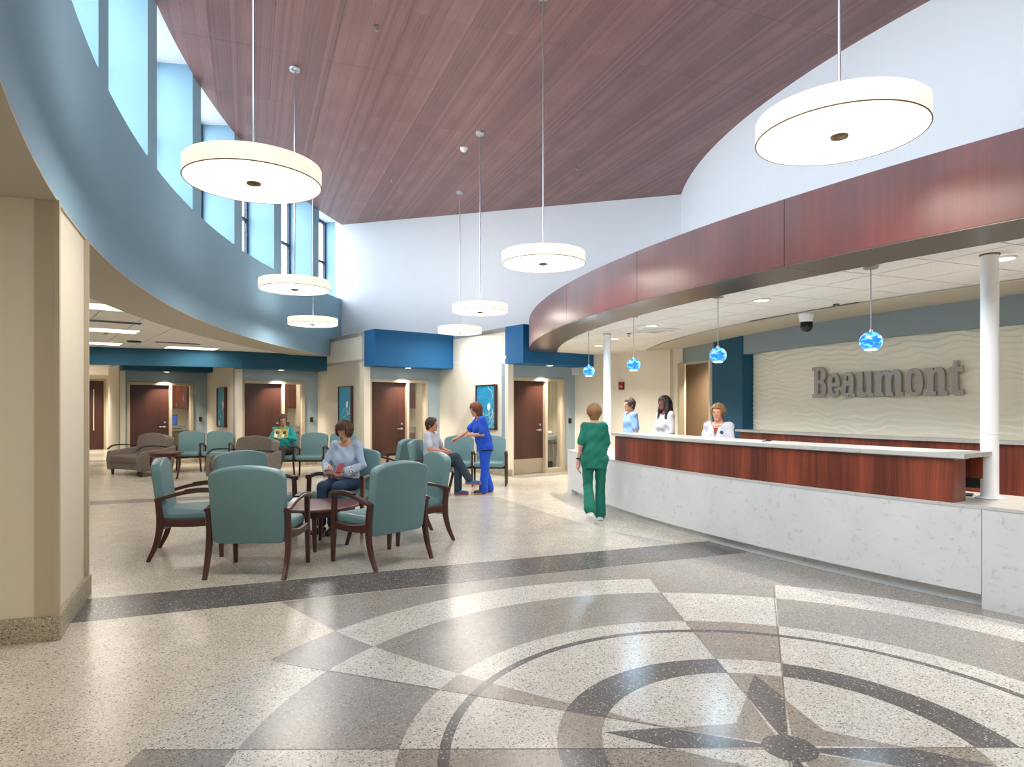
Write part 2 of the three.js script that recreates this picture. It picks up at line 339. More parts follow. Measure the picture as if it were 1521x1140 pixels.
// ================================================================ SLATTED LOOK WOOD CEILING, PANEL BY PANEL
const woodCeiling = struct('ceiling', 'flat reddish perforated wood panel ceiling high above the lobby', 'ceiling');
{
  const W = 0.78, H = 1.56, g = 0.0015, AY = [-AX[1], AX[0]];
  for (let i = -14; i < 15; i++) for (let j = -4; j < 13; j++) {
    const m0 = -0.47 + i * W + g, m1 = m0 + W - 2 * g, n0 = 0.17 + j * H + g, n1 = n0 + H - 2 * g;
    let poly = [[m0, n0], [m1, n0], [m1, n1], [m0, n1]].map(([m, n]) => [m * AX[0] + n * AY[0], m * AX[1] + n * AY[1]]);
    const rr = poly.map(([x, d]) => Math.hypot(x - CX, d - CD)), aa = poly.map(([x, d]) => Math.atan2(CD - d, CX - x) * 180 / Math.PI);
    if (Math.min(...rr) > RF || Math.max(...rr) < 11.2 || Math.min(...aa) > 62 || Math.max(...aa) < -16) continue;
    if (Math.max(...rr) > RF - 0.01) for (let a = -16; a < 64; a += 0.75) poly = clip(poly, -Math.cos(rad(a)), -Math.sin(rad(a)), RF - 0.01 - CX * Math.cos(rad(a)) - CD * Math.sin(rad(a)));
    if (poly.length < 3) continue;
    const geo = prism(poly, TOP, TOP + 0.02);
    const p = geo.attributes.position, uv = geo.attributes.uv;
    for (let v = 0; v < p.count; v++) { const x = p.getX(v), d = -p.getZ(v); uv.setXY(v, x * AX[0] + d * AX[1] + 0.37 * i, x * AY[0] + d * AY[1] + 0.53 * j); }
    part('ceiling_panel', geo, M.ceilingWood, woodCeiling);
  }
}
// far wall, curved wall above the reception, closing walls out of view
const wallSeg = (a, b, t, y0, y1) => { const l = Math.hypot(b[0] - a[0], b[1] - a[1]), n = [-(b[1] - a[1]) / l * t, (b[0] - a[0]) / l * t]; return prism([a, b, [b[0] + n[0], b[1] + n[1]], [a[0] + n[0], a[1] + n[1]]], y0, y1); };
struct('wall_far', 'tall white wall closing the far end of the lobby', 'wall', wallSeg([-4.75, 17.54], [5.2, 14.62], 0.2, 2.3, 6.7), M.white);
struct('wall_right', 'curved white upper wall above the reception canopy', 'wall', arcPrism(11.4, 11.65, -14, 64, 2.76, 6.7, 90), M.white);
struct('wall_back', 'plain cream wall behind the viewer closing the lobby', 'wall', wallSeg(arcPoint(37, 63), arcPoint(8, 63), 0.3, -0.1, 6.7), M.cream);
struct('wall_outer', 'plain outer wall of the waiting area out of sight', 'wall', wallSeg([-19.7, 29.4], [-14, -2.4], -0.25, -0.1, 3.1), M.cream);
struct('wall_entrance', 'plain wall of the low entrance zone out of sight', 'wall', wallSeg([-14.2, -2.2], [9, -6], -0.25, -0.1, 3.1), M.cream);
struct('wall_service', 'plain service wall behind the reception out of sight', 'wall', arcPrism(7.6, 7.9, -40, 64, -0.1, 6.7, 40), M.cream);
struct('wall_north', 'plain outer wall behind the exam rooms out of sight', 'wall', wallSeg([-19.5, 29], [11.5, 21], 0.2, -0.1, 3.35), M.cream);
struct('wall_east', 'plain outer wall behind the reception rooms out of sight', 'wall', wallSeg([11.3, 21.2], [11.3, 4], 0.2, -0.1, 6.8), M.cream);
struct('ceiling_service', 'plain slab above the rooms behind the reception wall', 'ceiling', arcPrism(7.6, 11.4, -40, 64, 2.76, 2.9, 40), M.roof);

// ================================================================ WALL PIER AT THE ENTRANCE SIDE
{
  const w = struct('wall_pier', 'cream wall pier with stone edge strips and terrazzo cove base', 'wall');
  const a = arcPoint(RF + 0.02, 26.05), b = arcPoint(RF + 0.02, 22.85), out = [-0.95, -0.31], k = 2.4;
  const a2 = [a[0] + out[0] * k, a[1] + out[1] * k], b2 = [b[0] - 0.9 * k, b[1] - 0.43 * k];
  part('core', prism([a, a2, b2, b], 0, SOFFIT), M.panelCream, w);
  const n = [-out[1], out[0]], s = (t) => [a[0] + out[0] * t, a[1] + out[1] * t], off = (p, e) => [p[0] + n[0] * e * -1, p[1] + n[1] * e * -1];
  const front = (t0, t1, e, y0, y1, name, m) => { const p = s(t0), q = s(t1); const f = (v) => [v[0] + 0.31 * e * 1, v[1] - 0.95 * e]; part(name, prism([p, q, f(q), f(p)], y0, y1), m, w); };
  front(0, 0.105, 0.006, 0.16, SOFFIT, 'stone_strip', M.stoneTrim);
  front(-0.012, 2.4, 0.014, 0, 0.16, 'cove_base', M.coveBase);
  part('corner_strip', arcPrism(RF - 0.012, RF + 0.02, 25.95, 26.08, 0.16, SOFFIT, 1), M.stoneTrim, w);
  part('reveal_strip', arcPrism(RF - 0.006, RF + 0.02, 22.85, 22.97, 0.16, SOFFIT, 1), M.stoneTrim, w);
  part('shadow_gap', arcPrism(RF - 0.004, RF + 0.02, 23.01, 23.07, 0.2, SOFFIT, 1), M.frame, w);
  part('cove_base', arcPrism(RF - 0.02, RF + 0.02, 22.83, 26.12, 0, 0.16, 6), M.coveBase, w);
}

// ================================================================ SAWTOOTH WALL WITH DOOR BAYS
const BAY = rad(38), ba = [Math.cos(BAY), Math.sin(BAY)], bn = [Math.sin(BAY), -Math.cos(BAY)], BW = 2.124, BF = 2.74;
const corner = (i) => [-0.094 + (i - 3) * (ba[0] * BW + bn[0] * BF), 14.4 + (i - 3) * (ba[1] * BW + bn[1] * BF)]; // bays 0..3, 4 ends the wall
const bayPoint = (i, x, z) => { const c = corner(i); return [c[0] + ba[0] * x + bn[0] * z, c[1] + ba[1] * x + bn[1] * z]; };
function bayGroup(i, o) { const c = corner(i); o.position.set(c[0], 0, -c[1]); o.rotation.y = BAY; return o; }
const bayNames = ['beside the corridor', 'behind the reading man', 'between the two botanical prints', 'beside the reception counter'];
for (let i = 0; i < 4; i++) {
  const wall = bayGroup(i, struct(`wall_bay_${i + 1}`, `grey-blue recessed door wall ${bayNames[i]}`, 'wall'));
  const wt = 0.12, z = -0.1, y1 = 2.5;
  // wall round the door opening: opening x 0.19 .. 1.75, y 0 .. 2.18
  part('panel', box(0.19, y1, wt, 0.095, y1 / 2, z - wt / 2), M.alcove, wall);
  part('panel', box(BW - 1.75, y1, wt, (BW + 1.75) / 2, y1 / 2, z - wt / 2), M.alcove, wall);
  part('panel', box(1.56, y1 - 2.18, wt, 0.97, (y1 + 2.18) / 2, z - wt / 2), M.alcove, wall);
  part('cove_base', box(0.18, 0.15, 0.016, 0.09, 0.075, z + 0.008), M.coveBase, wall);
  part('cove_base', box(BW - 1.76, 0.15, 0.016, (BW + 1.76) / 2, 0.075, z + 0.008), M.coveBase, wall);
  // the cream wing that carries a print, the far side of the alcove
  const wing = bayGroup(i, struct(`wall_wing_${i + 1}`, ['cream wing wall with a print, between the corridor door bays', 'cream wing wall with a print, ending under the curved upper wall', 'white wing wall with a print behind the nurse in blue', 'cream wing wall with the small red sign'][i], 'wall'));
  part('panel', box(0.16, 3.31, BF + 0.12, BW + 0.08, 3.31 / 2, (BF - 0.12) / 2), M.cream, wing);
  part('corner_strip', box(0.1, 3.3, 0.012, BW + 0.05, 1.65, BF + 0.006), M.cream, wing);
  part('cove_base', box(0.016, 0.15, BF + 0.1, BW - 0.008, 0.075, (BF - 0.1) / 2), M.coveBase, wing);
  part('cove_base', box(0.13, 0.15, 0.02, BW + 0.055, 0.075, BF + 0.01), M.coveBase, wing);
  // blue bulkhead box over the door
  const bulk = bayGroup(i, struct(`trim_bulkhead_${i + 1}`, `teal blue bulkhead box over the door ${bayNames[i]}`, 'bulkhead', rbox(BW, 0.83, 0.64, 0.004, BW / 2, 2.895, 0.22), i < 2 ? M.tealDark : M.teal));
  // grey strip of floor in front of the bay
  const p = (x, zz) => bayPoint(i, x, zz);
  flatPanel([p(-0.02, -0.2), p(BW - 0.02, -0.2), p(BW - 0.02, 0.5), p(-0.02, 0.5)], M.grey, 0.0012);
  // door set with sidelight
  const door = bayGroup(i, struct(`door_${i + 1}`, `dark mahogany door with glazed sidelight in a tan frame ${bayNames[i]}`, 'door'));
  const fr = (x0, x1, ya, yb, name = 'frame') => part(name, rbox(x1 - x0, yb - ya, 0.16, 0.006, (x0 + x1) / 2, (ya + yb) / 2, z - 0.05), M.frame, door);
  fr(0.17, 0.235, 0, 2.19); fr(1.165, 1.235, 0, 2.13, 'mullion'); fr(1.685, 1.77, 0, 2.19); fr(0.17, 1.77, 2.13, 2.2); fr(1.235, 1.685, 0, 0.1, 'sill');
  part('leaf', box(0.93, 2.12, 0.045, 0.70, 1.07, z - 0.09), M.door, door);
  part('kick_plate', box(0.92, 0.33, 0.006, 0.70, 0.18, z - 0.064), M.kick, door);
  const lever = part('handle', merge([cyl(0.028, 0.028, 0.02, 0, 0, 0).rotateX(Math.PI / 2).translate(1.07, 1.0, z - 0.06), cyl(0.01, 0.01, 0.05, 0, 0, 0).rotateX(Math.PI / 2).translate(1.07, 1.0, z - 0.035), rbox(0.15, 0.024, 0.02, 0.008, 1.0, 1.0, z - 0.01)]), M.nickel, door);
  part('lock', cyl(0.025, 0.025, 0.02, 0, 0, 0).rotateX(Math.PI / 2).translate(1.07, 1.12, z - 0.06), M.nickel, door);
  part('pane', box(0.45, 2.02, 0.006, 1.46, 1.115, z - 0.05), M.glass, door);
  // card reader
  const reader = bayGroup(i, thing('card_reader', `small black card reader on the grey wall ${bayNames[i]}`, 'card reader'));
  part('body', rbox(0.075, 0.125, 0.03, 0.006, 1.95, 1.2, z + 0.016), M.black, reader); part('indicator', box(0.05, 0.012, 0.004, 1.95, 1.262, z + 0.03), glowing(0xff2020, 0.35, 0x801010), reader);
  // recessed lamp in the underside of the bulkhead
  const lamp = bayGroup(i, thing('recessed_downlight', `small round downlight under the bulkhead over the door ${bayNames[i]}`, 'downlight'));
  part('trim_ring', new THREE.TorusGeometry(0.075, 0.01, 8, 28).rotateX(Math.PI / 2).translate(1.05, 2.478, 0.2), M.white2, lamp);
  part('lens', cyl(0.07, 0.07, 0.012, 1.05, 2.476, 0.2, 28), glowing(0xfff2da, 3), lamp);
  spot('downlight_beam', 0xfff0dd, DOWNLIGHT * 0.8, 0.85, [1.05, 2.46, 0.2], [1.05, 0, -0.05], lamp, 2.5);
  // the room behind the door
  const room = bayGroup(i, struct(`wall_room_${i + 1}`, `pale exam room walls seen through the sidelight ${bayNames[i]}`, 'wall'));
  part('back_panel', box(BW - 0.02, 2.6, 0.08, BW / 2, 1.3, -2.3), M.cream, room);
  part('side_panel', box(0.06, 2.6, 2.1, 0.03, 1.3, -1.28), M.cream, room);
  part('side_panel', box(0.06, 2.6, 2.1, BW - 0.05, 1.3, -1.28), M.cream, room);
  part('ceiling_panel', box(BW, 0.06, 2.3, BW / 2, 2.63, -1.2), M.white, room);
  const rl = bayGroup(i, thing('ceiling_light', `flat ceiling light inside the exam room ${bayNames[i]}`, 'ceiling light'));
  part('diffuser', box(1.1, 0.02, 0.5, 1.1, 2.588, -1.2), glowing(0xfff3e0, 1.5), rl); areaLight('room_light', 0xfff3e0, 7, 1.1, 0.5, 1.1, 2.57, -1.2, rl);
}
struct('ceiling_bays', 'flat roof over the door bays and exam rooms', 'roof', prism([bayPoint(0, -1.5, 0.4), bayPoint(0, 0, 0), bayPoint(0, BW, 0), bayPoint(1, 0, 0), bayPoint(1, BW, 0), bayPoint(2, 0, 0), bayPoint(2, BW, 0), bayPoint(3, 0, 0), bayPoint(3, BW, 0), bayPoint(4, 0, 0), [5.2, 14.3], [11, 19], [11, 21.4], [-19, 29.4], [-19, 19]], 3.2, 3.3), M.roof);
// beam in front of the corridor bay
{
  const e = bayPoint(1, 0.0, 0.54), s = [e[0] - 7 * AX[0], e[1] - 7 * AX[1]];
  struct('trim_beam', 'dark teal straight beam under the waiting area ceiling', 'beam', wallSeg(s, e, 0.12, 2.48, 2.9), M.tealDark);
}
// corridor behind the beam
{
  const c = corner(0), f = [-14.86, 24], w = 3.2;
  struct('wall_corridor_right', 'cream corridor wall leading back to the wood door', 'wall', wallSeg(c, f, -0.12, 0, 2.7), M.cream);
  const l = [f[0] - w, f[1] - 1.4];
  struct('wall_corridor_end', 'cream end wall of the corridor around the wood door', 'wall', wallSeg(l, [f[0] + 0.3, f[1] + 0.1], 0.12, 0, 2.9), M.cream);
  struct('ceiling_corridor', 'low pale corridor ceiling beyond the teal beam', 'ceiling', prism([c, [f[0] + 0.4, f[1] + 0.4], [l[0] - 1, l[1]], [-19, 20], [-14, 13.2]], 2.7, 2.76), M.tile);
  const dx = (f[0] - l[0]), dd = (f[1] - l[1]), len = Math.hypot(dx, dd), t = Math.atan2(dd, dx);
  const cd = struct('door_5', 'mahogany corridor door with long steel pull at the hallway end', 'door');
  cd.position.set(f[0] - dx / len * 0.62, 0, -(f[1] - dd / len * 0.62)); cd.rotation.y = t;
  part('frame', rbox(1.14, 2.58, 0.1, 0.01, 0, 1.29, 0.0), M.frame, cd); part('leaf', box(1.0, 2.5, 0.05, 0, 1.25, 0.05), M.door, cd);
  part('closer', rbox(0.5, 0.06, 0.06, 0.01, -0.05, 2.45, 0.1), M.black, cd); part('arm', rbox(0.75, 0.05, 0.04, 0.01, 0.02, 2.3, 0.1), M.black, cd); part('pull', cyl(0.022, 0.022, 1.5, 0.2, 1.45, 0.11, 12), M.frame, cd);
  const cl = thing('recessed_downlight', 'round downlight in the corridor ceiling beyond the teal beam', 'downlight', -12.6, 18.9, 2.69);
  part('trim_ring', new THREE.TorusGeometry(0.088, 0.01, 8, 32).rotateX(Math.PI / 2), M.white2, cl); part('lens', cyl(0.084, 0.084, 0.012, 0, 0.002, 0, 32), glowing(0xfff4e2, 3), cl); spot('downlight_beam', 0xfff0e0, DOWNLIGHT, 1.2, [0, -0.02, 0], [0, -2.6, 0], cl, 3);
  const cl2 = thing('recessed_downlight', 'round downlight in the corridor ceiling close to the wood door', 'downlight', -14.9, 22.2, 2.69);
  part('trim_ring', new THREE.TorusGeometry(0.088, 0.01, 8, 32).rotateX(Math.PI / 2), M.white2, cl2); part('lens', cyl(0.084, 0.084, 0.012, 0, 0.002, 0, 32), glowing(0xfff4e2, 3), cl2); spot('downlight_beam', 0xfff0e0, DOWNLIGHT * 1.3, 1.25, [0, -0.02, 0], [0, -2.6, 0], cl2, 3);
}

// ================================================================ LOW WAITING AREA CEILING
{
  const c = struct('ceiling_waiting', 'low pale tiled ceiling over the waiting seats', 'ceiling');
  part('grid_deck', arcPrism(RF + 0.3, 36, -20, 62, 2.886, 2.9, 50), M.gridGap, c);
  const bd = [-bn[0], -bn[1]];
  for (let i = -10; i < 14; i++) for (let j = -2; j < 15; j++) {
    const m = 1.695 + 0.61 * i + 0.305, n = 9.0 + 1.22 * j, x = ba[0] * m + bd[0] * n, d = ba[1] * m + bd[1] * n, r = Math.hypot(x - CX, d - CD);
    if (r < RF + 0.05 || d < 3 || d > 17 || x / d < -0.8 || x / d > -0.2) continue;
    const g = cutTile(x, d, 0.596, 1.206, BAY, -1, RF + 0.5, 2.87, 2.886); if (g) part('ceiling_tile', g, M.tile, c);
  }
}
const troffer = (x, d, label, power = TROFFER_LIGHT) => {
  const t = thing('troffer_light', label, 'ceiling light', x, d, 2.868, BAY, 'flat lights in the waiting area ceiling');
  part('frame', merge([box(1.06, 0.02, 0.03, 0, 0, 0.31), box(1.06, 0.02, 0.03, 0, 0, -0.31), box(0.03, 0.02, 0.6, 0.53, 0, 0), box(0.03, 0.02, 0.6, -0.53, 0, 0)]), M.white2, t);
  part('diffuser', box(1.03, 0.012, 0.59, 0, 0.0, 0), glowing(0xfff0d8, 2.2), t); areaLight('troffer_glow', 0xfff7ee, power, 1.0, 0.56, 0, -0.015, 0, t); return t;
};
troffer(-5.57, 8.69, 'flat ceiling light partly hidden behind the wall pier');
troffer(-7.1, 11.36, 'long flat ceiling light beside the air grille over the waiting seats');
troffer(-8.75, 13.6, 'flat ceiling light in front of the corridor beam');
troffer(-7.24, 14.77, 'flat ceiling light close to the dark teal beam');
troffer(-3.9, 1.6, 'flat ceiling light over the entrance zone beside the wall pier', TROFFER_LIGHT * 1.4); troffer(-1.6, -1.6, 'flat ceiling light over the entrance zone behind the viewer', TROFFER_LIGHT * 1.8); troffer(-6.2, -0.6, 'flat ceiling light over the far side of the entrance zone', TROFFER_LIGHT * 1.4); troffer(2.2, -3.6, 'flat ceiling light near the unseen entrance doors', TROFFER_LIGHT * 1.8);
troffer(-9.6, 9.4, 'flat ceiling light over the unseen end of the waiting area'); troffer(-11.6, 12.3, 'flat ceiling light by the outer wall of the waiting area'); troffer(-6.6, 5.2, 'flat ceiling light behind the wall pier');
const grille = (x, d, label) => { const t = thing('air_grille', label, 'air vent', x, d, 2.866, BAY); part('frame', box(0.9, 0.014, 0.26, 0, 0, 0), M.white2, t); for (let k = -3; k < 4; k++) part('slat', box(0.84, 0.016, 0.012, 0, -0.006, k * 0.033).rotateX(0.0), M.strip, t); };
grille(-6.28, 10.22, 'slotted air grille in the tiled ceiling by the long light'); grille(-6.93, 13.56, 'slotted air grille in the tiled ceiling near the teal beam');
{ const t = thing('ceiling_speaker', 'round black speaker in the tiled waiting ceiling', 'speaker', -7.69, 13.29, 2.86); part('ring', new THREE.TorusGeometry(0.12, 0.014, 8, 28).rotateX(Math.PI / 2), M.black, t); part('grille', cyl(0.115, 0.115, 0.012), M.black, t); }

// ================================================================ RECEPTION CANOPY
{
  const c = struct('canopy', 'curved mahogany fascia canopy over the reception counter', 'canopy');
  const seams = [-18, -10, -2, 6, 14, 22, 30, 38, 46, 54, 63];
  for (let i = 0; i + 1 < seams.length; i++) {
    part('fascia_panel', arcPrism(15.0, 15.05, seams[i] + 0.012, seams[i + 1] - 0.012, 2.74, 3.32, 12), M.fascia, c);
    part('soffit_panel', arcPrism(14.45, 15.045, seams[i] + 0.008, seams[i + 1] - 0.008, 2.732, 2.745, 12), M.soffitMetal, c);
  }
  part('core', arcPrism(14.47, 15.0, -18, 63, 2.75, 3.3, 70), M.black, c);
  part('top_cap', arcPrism(11.5, 15.04, -18, 63, 3.3, 3.325, 70), M.white, c);
  part('inner_soffit', arcPrism(11.5, 12.55, -12, 63, 2.735, 2.752, 60), M.soffitTan, c);
  const deck = struct('ceiling_reception', 'white tiled ceiling under the reception canopy', 'ceiling');
  part('grid_deck', arcPrism(12.4, 14.5, -18, 63, 2.772, 2.79, 60), M.gridGap, deck);
  const AY = [-AX[1], AX[0]];
  for (let i = -14; i < 18; i++) for (let j = -6; j < 30; j++) {
    const m = 5.445 + 0.61 * i - 0.305, n = 3.80 + 0.61 * j - 0.305, x = AX[0] * m + AY[0] * n, d = AX[1] * m + AY[1] * n, r = Math.hypot(x - CX, d - CD), a = Math.atan2(CD - d, CX - x) * 180 / Math.PI;
    if (r < 12.3 || r > 15.1 || a > 46 || a < -13) continue;
    const g = cutTile(x, d, 0.594, 0.594, rad(22), 1, 14.9, 2.756, 2.771); if (g) part('ceiling_tile', g, M.tile, deck);
  }
}
const canopyLights = [[4.09, 5.44, 'round downlight behind the white column in the canopy ceiling'], [2.88, 7.53, 'round downlight beside the black camera dome'], [2.11, 9.86, 'round downlight next to the square air diffuser'], [1.82, 11.66, 'round downlight by the slim far column'], [1.72, 13.0, 'round downlight close to the far bulkhead'], [5.4, 3.6, 'round downlight at the unseen end of the canopy']];
for (const [x, d, label] of canopyLights) {
  const t = thing('recessed_downlight', label, 'downlight', x, d, 2.748, 0, 'downlights in the canopy ceiling');
  part('trim_ring', new THREE.TorusGeometry(0.088, 0.01, 8, 32).rotateX(Math.PI / 2), M.white2, t); part('lens', cyl(0.084, 0.084, 0.012, 0, 0.002, 0, 32), glowing(0xfff4e2, 3), t);
  spot('downlight_beam', 0xfff0e0, DOWNLIGHT * 0.52, 1.15, [0, -0.02, 0], [0, -2.7, 0], t, 3);
}
{
  const t = thing('security_camera', 'black dome camera on a white mount under the canopy ceiling', 'camera', 3.85, 8.54, 2.755);
  part('mount', lathe([[0, 0], [0.105, 0], [0.1, -0.04], [0.085, -0.1], [0.08, -0.125], [0, -0.125]]), M.white2, t); part('dome', lathe([[0.076, -0.12], [0.076, -0.19], [0.066, -0.225], [0.04, -0.25], [0, -0.257]].reverse()), M.blackGloss, t);
  const v = thing('air_diffuser', 'square white air diffuser in the canopy ceiling', 'air vent', 2.3, 10.5, 2.742, rad(22));
  for (let k = 0; k < 4; k++) { const s = 0.56 - k * 0.12; part('vane', merge([box(s, 0.012, 0.03, 0, -k * 0.004, s / 2), box(s, 0.012, 0.03, 0, -k * 0.004, -s / 2), box(0.03, 0.012, s, s / 2, -k * 0.004, 0), box(0.03, 0.012, s, -s / 2, -k * 0.004, 0)]), k % 2 ? M.grid : M.white2, v); }
}
const sprinkler = (x, d, y, label) => { const t = thing('sprinkler_head', label, 'sprinkler', x, d, y); part('escutcheon', cyl(0.035, 0.04, 0.012, 0, -0.004, 0, 20), M.bronze, t); part('stem', cyl(0.009, 0.012, 0.045, 0, -0.03, 0, 10), M.nickel, t); part('deflector', cyl(0.022, 0.022, 0.004, 0, -0.055, 0, 16), M.nickel, t); };
sprinkler(-1.74, 8.4, TOP, 'small sprinkler on the wood ceiling above the nearer pendants'); sprinkler(-2.59, 14.0, TOP, 'small sprinkler on the wood ceiling near the windows end'); sprinkler(1.32, 13.29, TOP, 'small sprinkler on the wood ceiling near the curved white wall');
sprinkler(3.9, 7.85, 2.75, 'small sprinkler in the canopy ceiling beside the dome camera'); sprinkler(1.95, 10.9, 2.75, 'small sprinkler in the canopy ceiling by the slim far column'); sprinkler(-7.4, 11.9, 2.87, 'small sprinkler in the waiting area ceiling');
{ const t = thing('smoke_detector', 'round white smoke detector on the wood ceiling', 'smoke detector', -0.91, 12.33, TOP); part('base', cyl(0.075, 0.075, 0.02, 0, -0.01, 0, 28), M.white2, t); part('cover', lathe([[0, -0.075], [0.035, -0.07], [0.058, -0.05], [0.062, -0.02], [0.062, 0]]), M.white2, t); }
{ const t = thing('smoke_detector', 'round white smoke detector under the tiled canopy ceiling', 'smoke detector', 1.95, 9.9, 2.755); part('base', cyl(0.075, 0.075, 0.02, 0, -0.01, 0, 28), M.white2, t); part('cover', lathe([[0, -0.06], [0.035, -0.055], [0.058, -0.04], [0.062, -0.02], [0.062, 0]]), M.white2, t); }

// ================================================================ RECEPTION COUNTER
{
  const t = thing('reception_counter', 'long curved reception counter of pale stone and mahogany with white top', 'counter');
  part('stone_panel', arcPrism(14.40, 14.5, 7.7, 34.95, 0.105, 0.745, 40), M.stone, t); part('stone_panel', arcPrism(13.9, 14.5, 34.97, 52, 0, 0.745, 24), M.stone, t); part('stone_panel', arcPrism(13.6, 14.5, 6.3, 7.68, 0, 0.745, 3), M.stone, t);
  part('toe_kick', arcPrism(14.3, 14.41, 7.7, 34.97, 0, 0.105, 40), M.stone, t);
  part('desk_top', arcPrism(13.6, 14.505, 6.25, 52, 0.745, 0.768, 60), M.solidTop, t);
  part('wood_panel', arcPrism(14.27, 14.485, 15.77, 34.2, 0.768, 1.105, 40), M.panelWood, t);
  part('reveal_strip', arcPrism(14.25, 14.47, 15.8, 34.25, 1.1, 1.118, 40), M.nickel, t);
  part('transaction_top', arcPrism(13.98, 14.525, 15.65, 34.55, 1.117, 1.152, 40), M.solidTop, t);
  part('inner_panel', arcPrism(14.0, 14.03, 15.8, 34.3, 0.93, 1.117, 40), M.panelWood, t);
  part('knee_panel', arcPrism(14.15, 14.2, 7.7, 36, 0, 0.745, 40), M.panelWood, t);
}
const roundColumn = (x, d, label) => {
  const t = struct(numbered('column'), label, 'column'); t.position.set(x, 0, -d);
  part('shaft', cyl(0.063, 0.063, 1.99, 0, 0.768 + 0.995, 0, 36), M.column, t); part('base_ring', lathe([[0, 0.768], [0.1, 0.768], [0.1, 0.776], [0.07, 0.784], [0.063, 0.79]]), M.column, t);
  part('joint_ring', cyl(0.0638, 0.0638, 0.004, 0, 1.29, 0, 36), M.grid, t); part('ceiling_ring', cyl(0.072, 0.072, 0.012, 0, 2.75, 0, 36), M.bronze, t);
};
roundColumn(3.889, 5.317, 'slim round white column on the end of the reception counter'); roundColumn(1.605, 11.0, 'slim round white column at the far end of the reception counter');
{
  const p = arcPoint(13.9, 33.4), t = thing('desk_monitor', 'black monitor under the end of the raised counter top', 'monitor', p[0], p[1], 0.768, facing(-0.83, -0.55) + Math.PI + 0.3);
  part('screen', rbox(0.36, 0.27, 0.03, 0.008, 0, 0.2, 0), M.black, t); part('stand', rbox(0.06, 0.12, 0.04, 0.006, 0, 0.07, -0.03), M.black, t); part('foot', rbox(0.2, 0.012, 0.15, 0.004, 0, 0.008, -0.02), M.black, t);
  const q = arcPoint(14.2, 26.4), n = thing('desk_pen', 'small black pen lying on the white counter top', 'pen', q[0], q[1], 1.158, 0.5); part('barrel', cyl(0.006, 0.006, 0.12, 0, 0, 0, 10).rotateZ(Math.PI / 2), M.black, n); part('cap', cyl(0.008, 0.008, 0.05, 0, 0, 0, 10).rotateZ(Math.PI / 2).translate(0.05, 0, 0), M.black, n);
}
// back wall of the reception
{
  struct('wall_reception', 'plain wall carrying the wave relief behind the reception', 'wall', arcPrism(11.2, 11.47, 9, 63, 0, 2.76, 50), M.cream);
  const bc = thing('back_counter', 'low mahogany back counter with white ledge under the wave wall', 'counter');
  part('wood_panel', arcPrism(11.48, 11.76, 10.65, 50, 0, 1.112, 40), M.panelWood, bc); part('ledge', arcPrism(11.48, 11.82, 10.45, 50, 1.112, 1.145, 40), M.solidTop, bc);
  // carved wave relief
  const wv = thing('wave_relief', 'cream carved wave relief panel behind the raised lettering', 'wall panel');
  const NU = 520, NV = 190, a0 = 10.45, a1 = 47, y0 = 1.146, y1 = 2.43, pos = [], idx = [];
  for (let j = 0; j <= NV; j++) for (let i = 0; i <= NU; i++) {
    const a = a0 + (a1 - a0) * i / NU, y = y0 + (y1 - y0) * j / NV, s = rad(a) * 11.5;
    const w = 0.026 * Math.sin(s * 9.2 + 3 * Math.sin(y * 3.1)) * (0.55 + 0.45 * Math.sin(s * 2.1 + y * 4)) + 0.016 * Math.sin(s * 17 + y * 13) * Math.sin(s * 1.3 + 1 + y * 6) + 0.03 * Math.sin(s * 3.3 + y * 5);
    const v = (y + w) / 0.078, f = v - Math.floor(v), row = Math.sin(Math.floor(v) * 12.9898) * 0.5 + 0.5, prof = Math.pow(f < 0.72 ? f / 0.72 : (1 - f) / 0.28, 1.3);
    const [x, d] = arcPoint(11.478 + (0.005 + 0.010 * row) * prof, a); pos.push(x, y, -d);
  }
  for (let j = 0; j < NV; j++) for (let i = 0; i < NU; i++) { const a = j * (NU + 1) + i, b = a + NU + 1; idx.push(a, a + 1, b, a + 1, b + 1, b); }
  const g = new THREE.BufferGeometry(); g.setAttribute('position', new THREE.Float32BufferAttribute(pos, 3)); g.setIndex(idx); g.computeVertexNormals();
  part('relief', g, M.wave, wv);
  struct('trim_reception', 'grey bulkhead band above the wave wall', 'bulkhead', arcPrism(11.3, 11.66, 10.4, 63, 2.42, 2.755, 50), M.greyBulk);
  struct('trim_doorway', 'grey bulkhead above the open doorway beside the teal pier', 'bulkhead', wallSeg([3.42, 13.95], [3.76, 12.2], 0.34, 2.42, 2.755), M.greyBulk);
  struct('wall_teal_pier', 'deep teal wall pier beside the wave wall', 'wall', arcPrism(11.25, 11.68, 4.64, 10.4, 0, 2.755, 6), M.tealDark);
  // open doorway to the rooms behind
  const dw = struct('door_6', 'open cased doorway with brown wall beyond, beside the teal pier', 'doorway');
  part('post', box(0.1, 2.42, 0.14, 3.47, 1.21, -13.42), M.frame, dw); part('post', box(0.05, 2.42, 0.1, 3.75, 1.21, -12.33), M.panelCream, dw);
  struct('wall_inner', 'brown wall seen through the open doorway', 'wall', wallSeg([3.1, 15.3], [5.3, 12.0], 0.1, 0, 2.76), M.doorway);
  struct('wall_fill', 'short cream wall between the wing wall and the doorway', 'wall', wallSeg([3.2, 13.75], [3.5, 13.4], 0.12, 0, 2.76), M.cream);
}
{
  const t = thing('recessed_downlight', 'round downlight in the passage behind the open doorway', 'downlight', 4.15, 13.0, 2.735); part('trim_ring', new THREE.TorusGeometry(0.088, 0.01, 8, 32).rotateX(Math.PI / 2), M.white2, t); part('lens', cyl(0.084, 0.084, 0.012, 0, 0.002, 0, 32), glowing(0xfff4e2, 3), t);
  spot('downlight_beam', 0xffe9cc, DOWNLIGHT * 0.8, 1.2, [0, -0.02, 0], [0.1, -2.7, 0], t, 3);
}
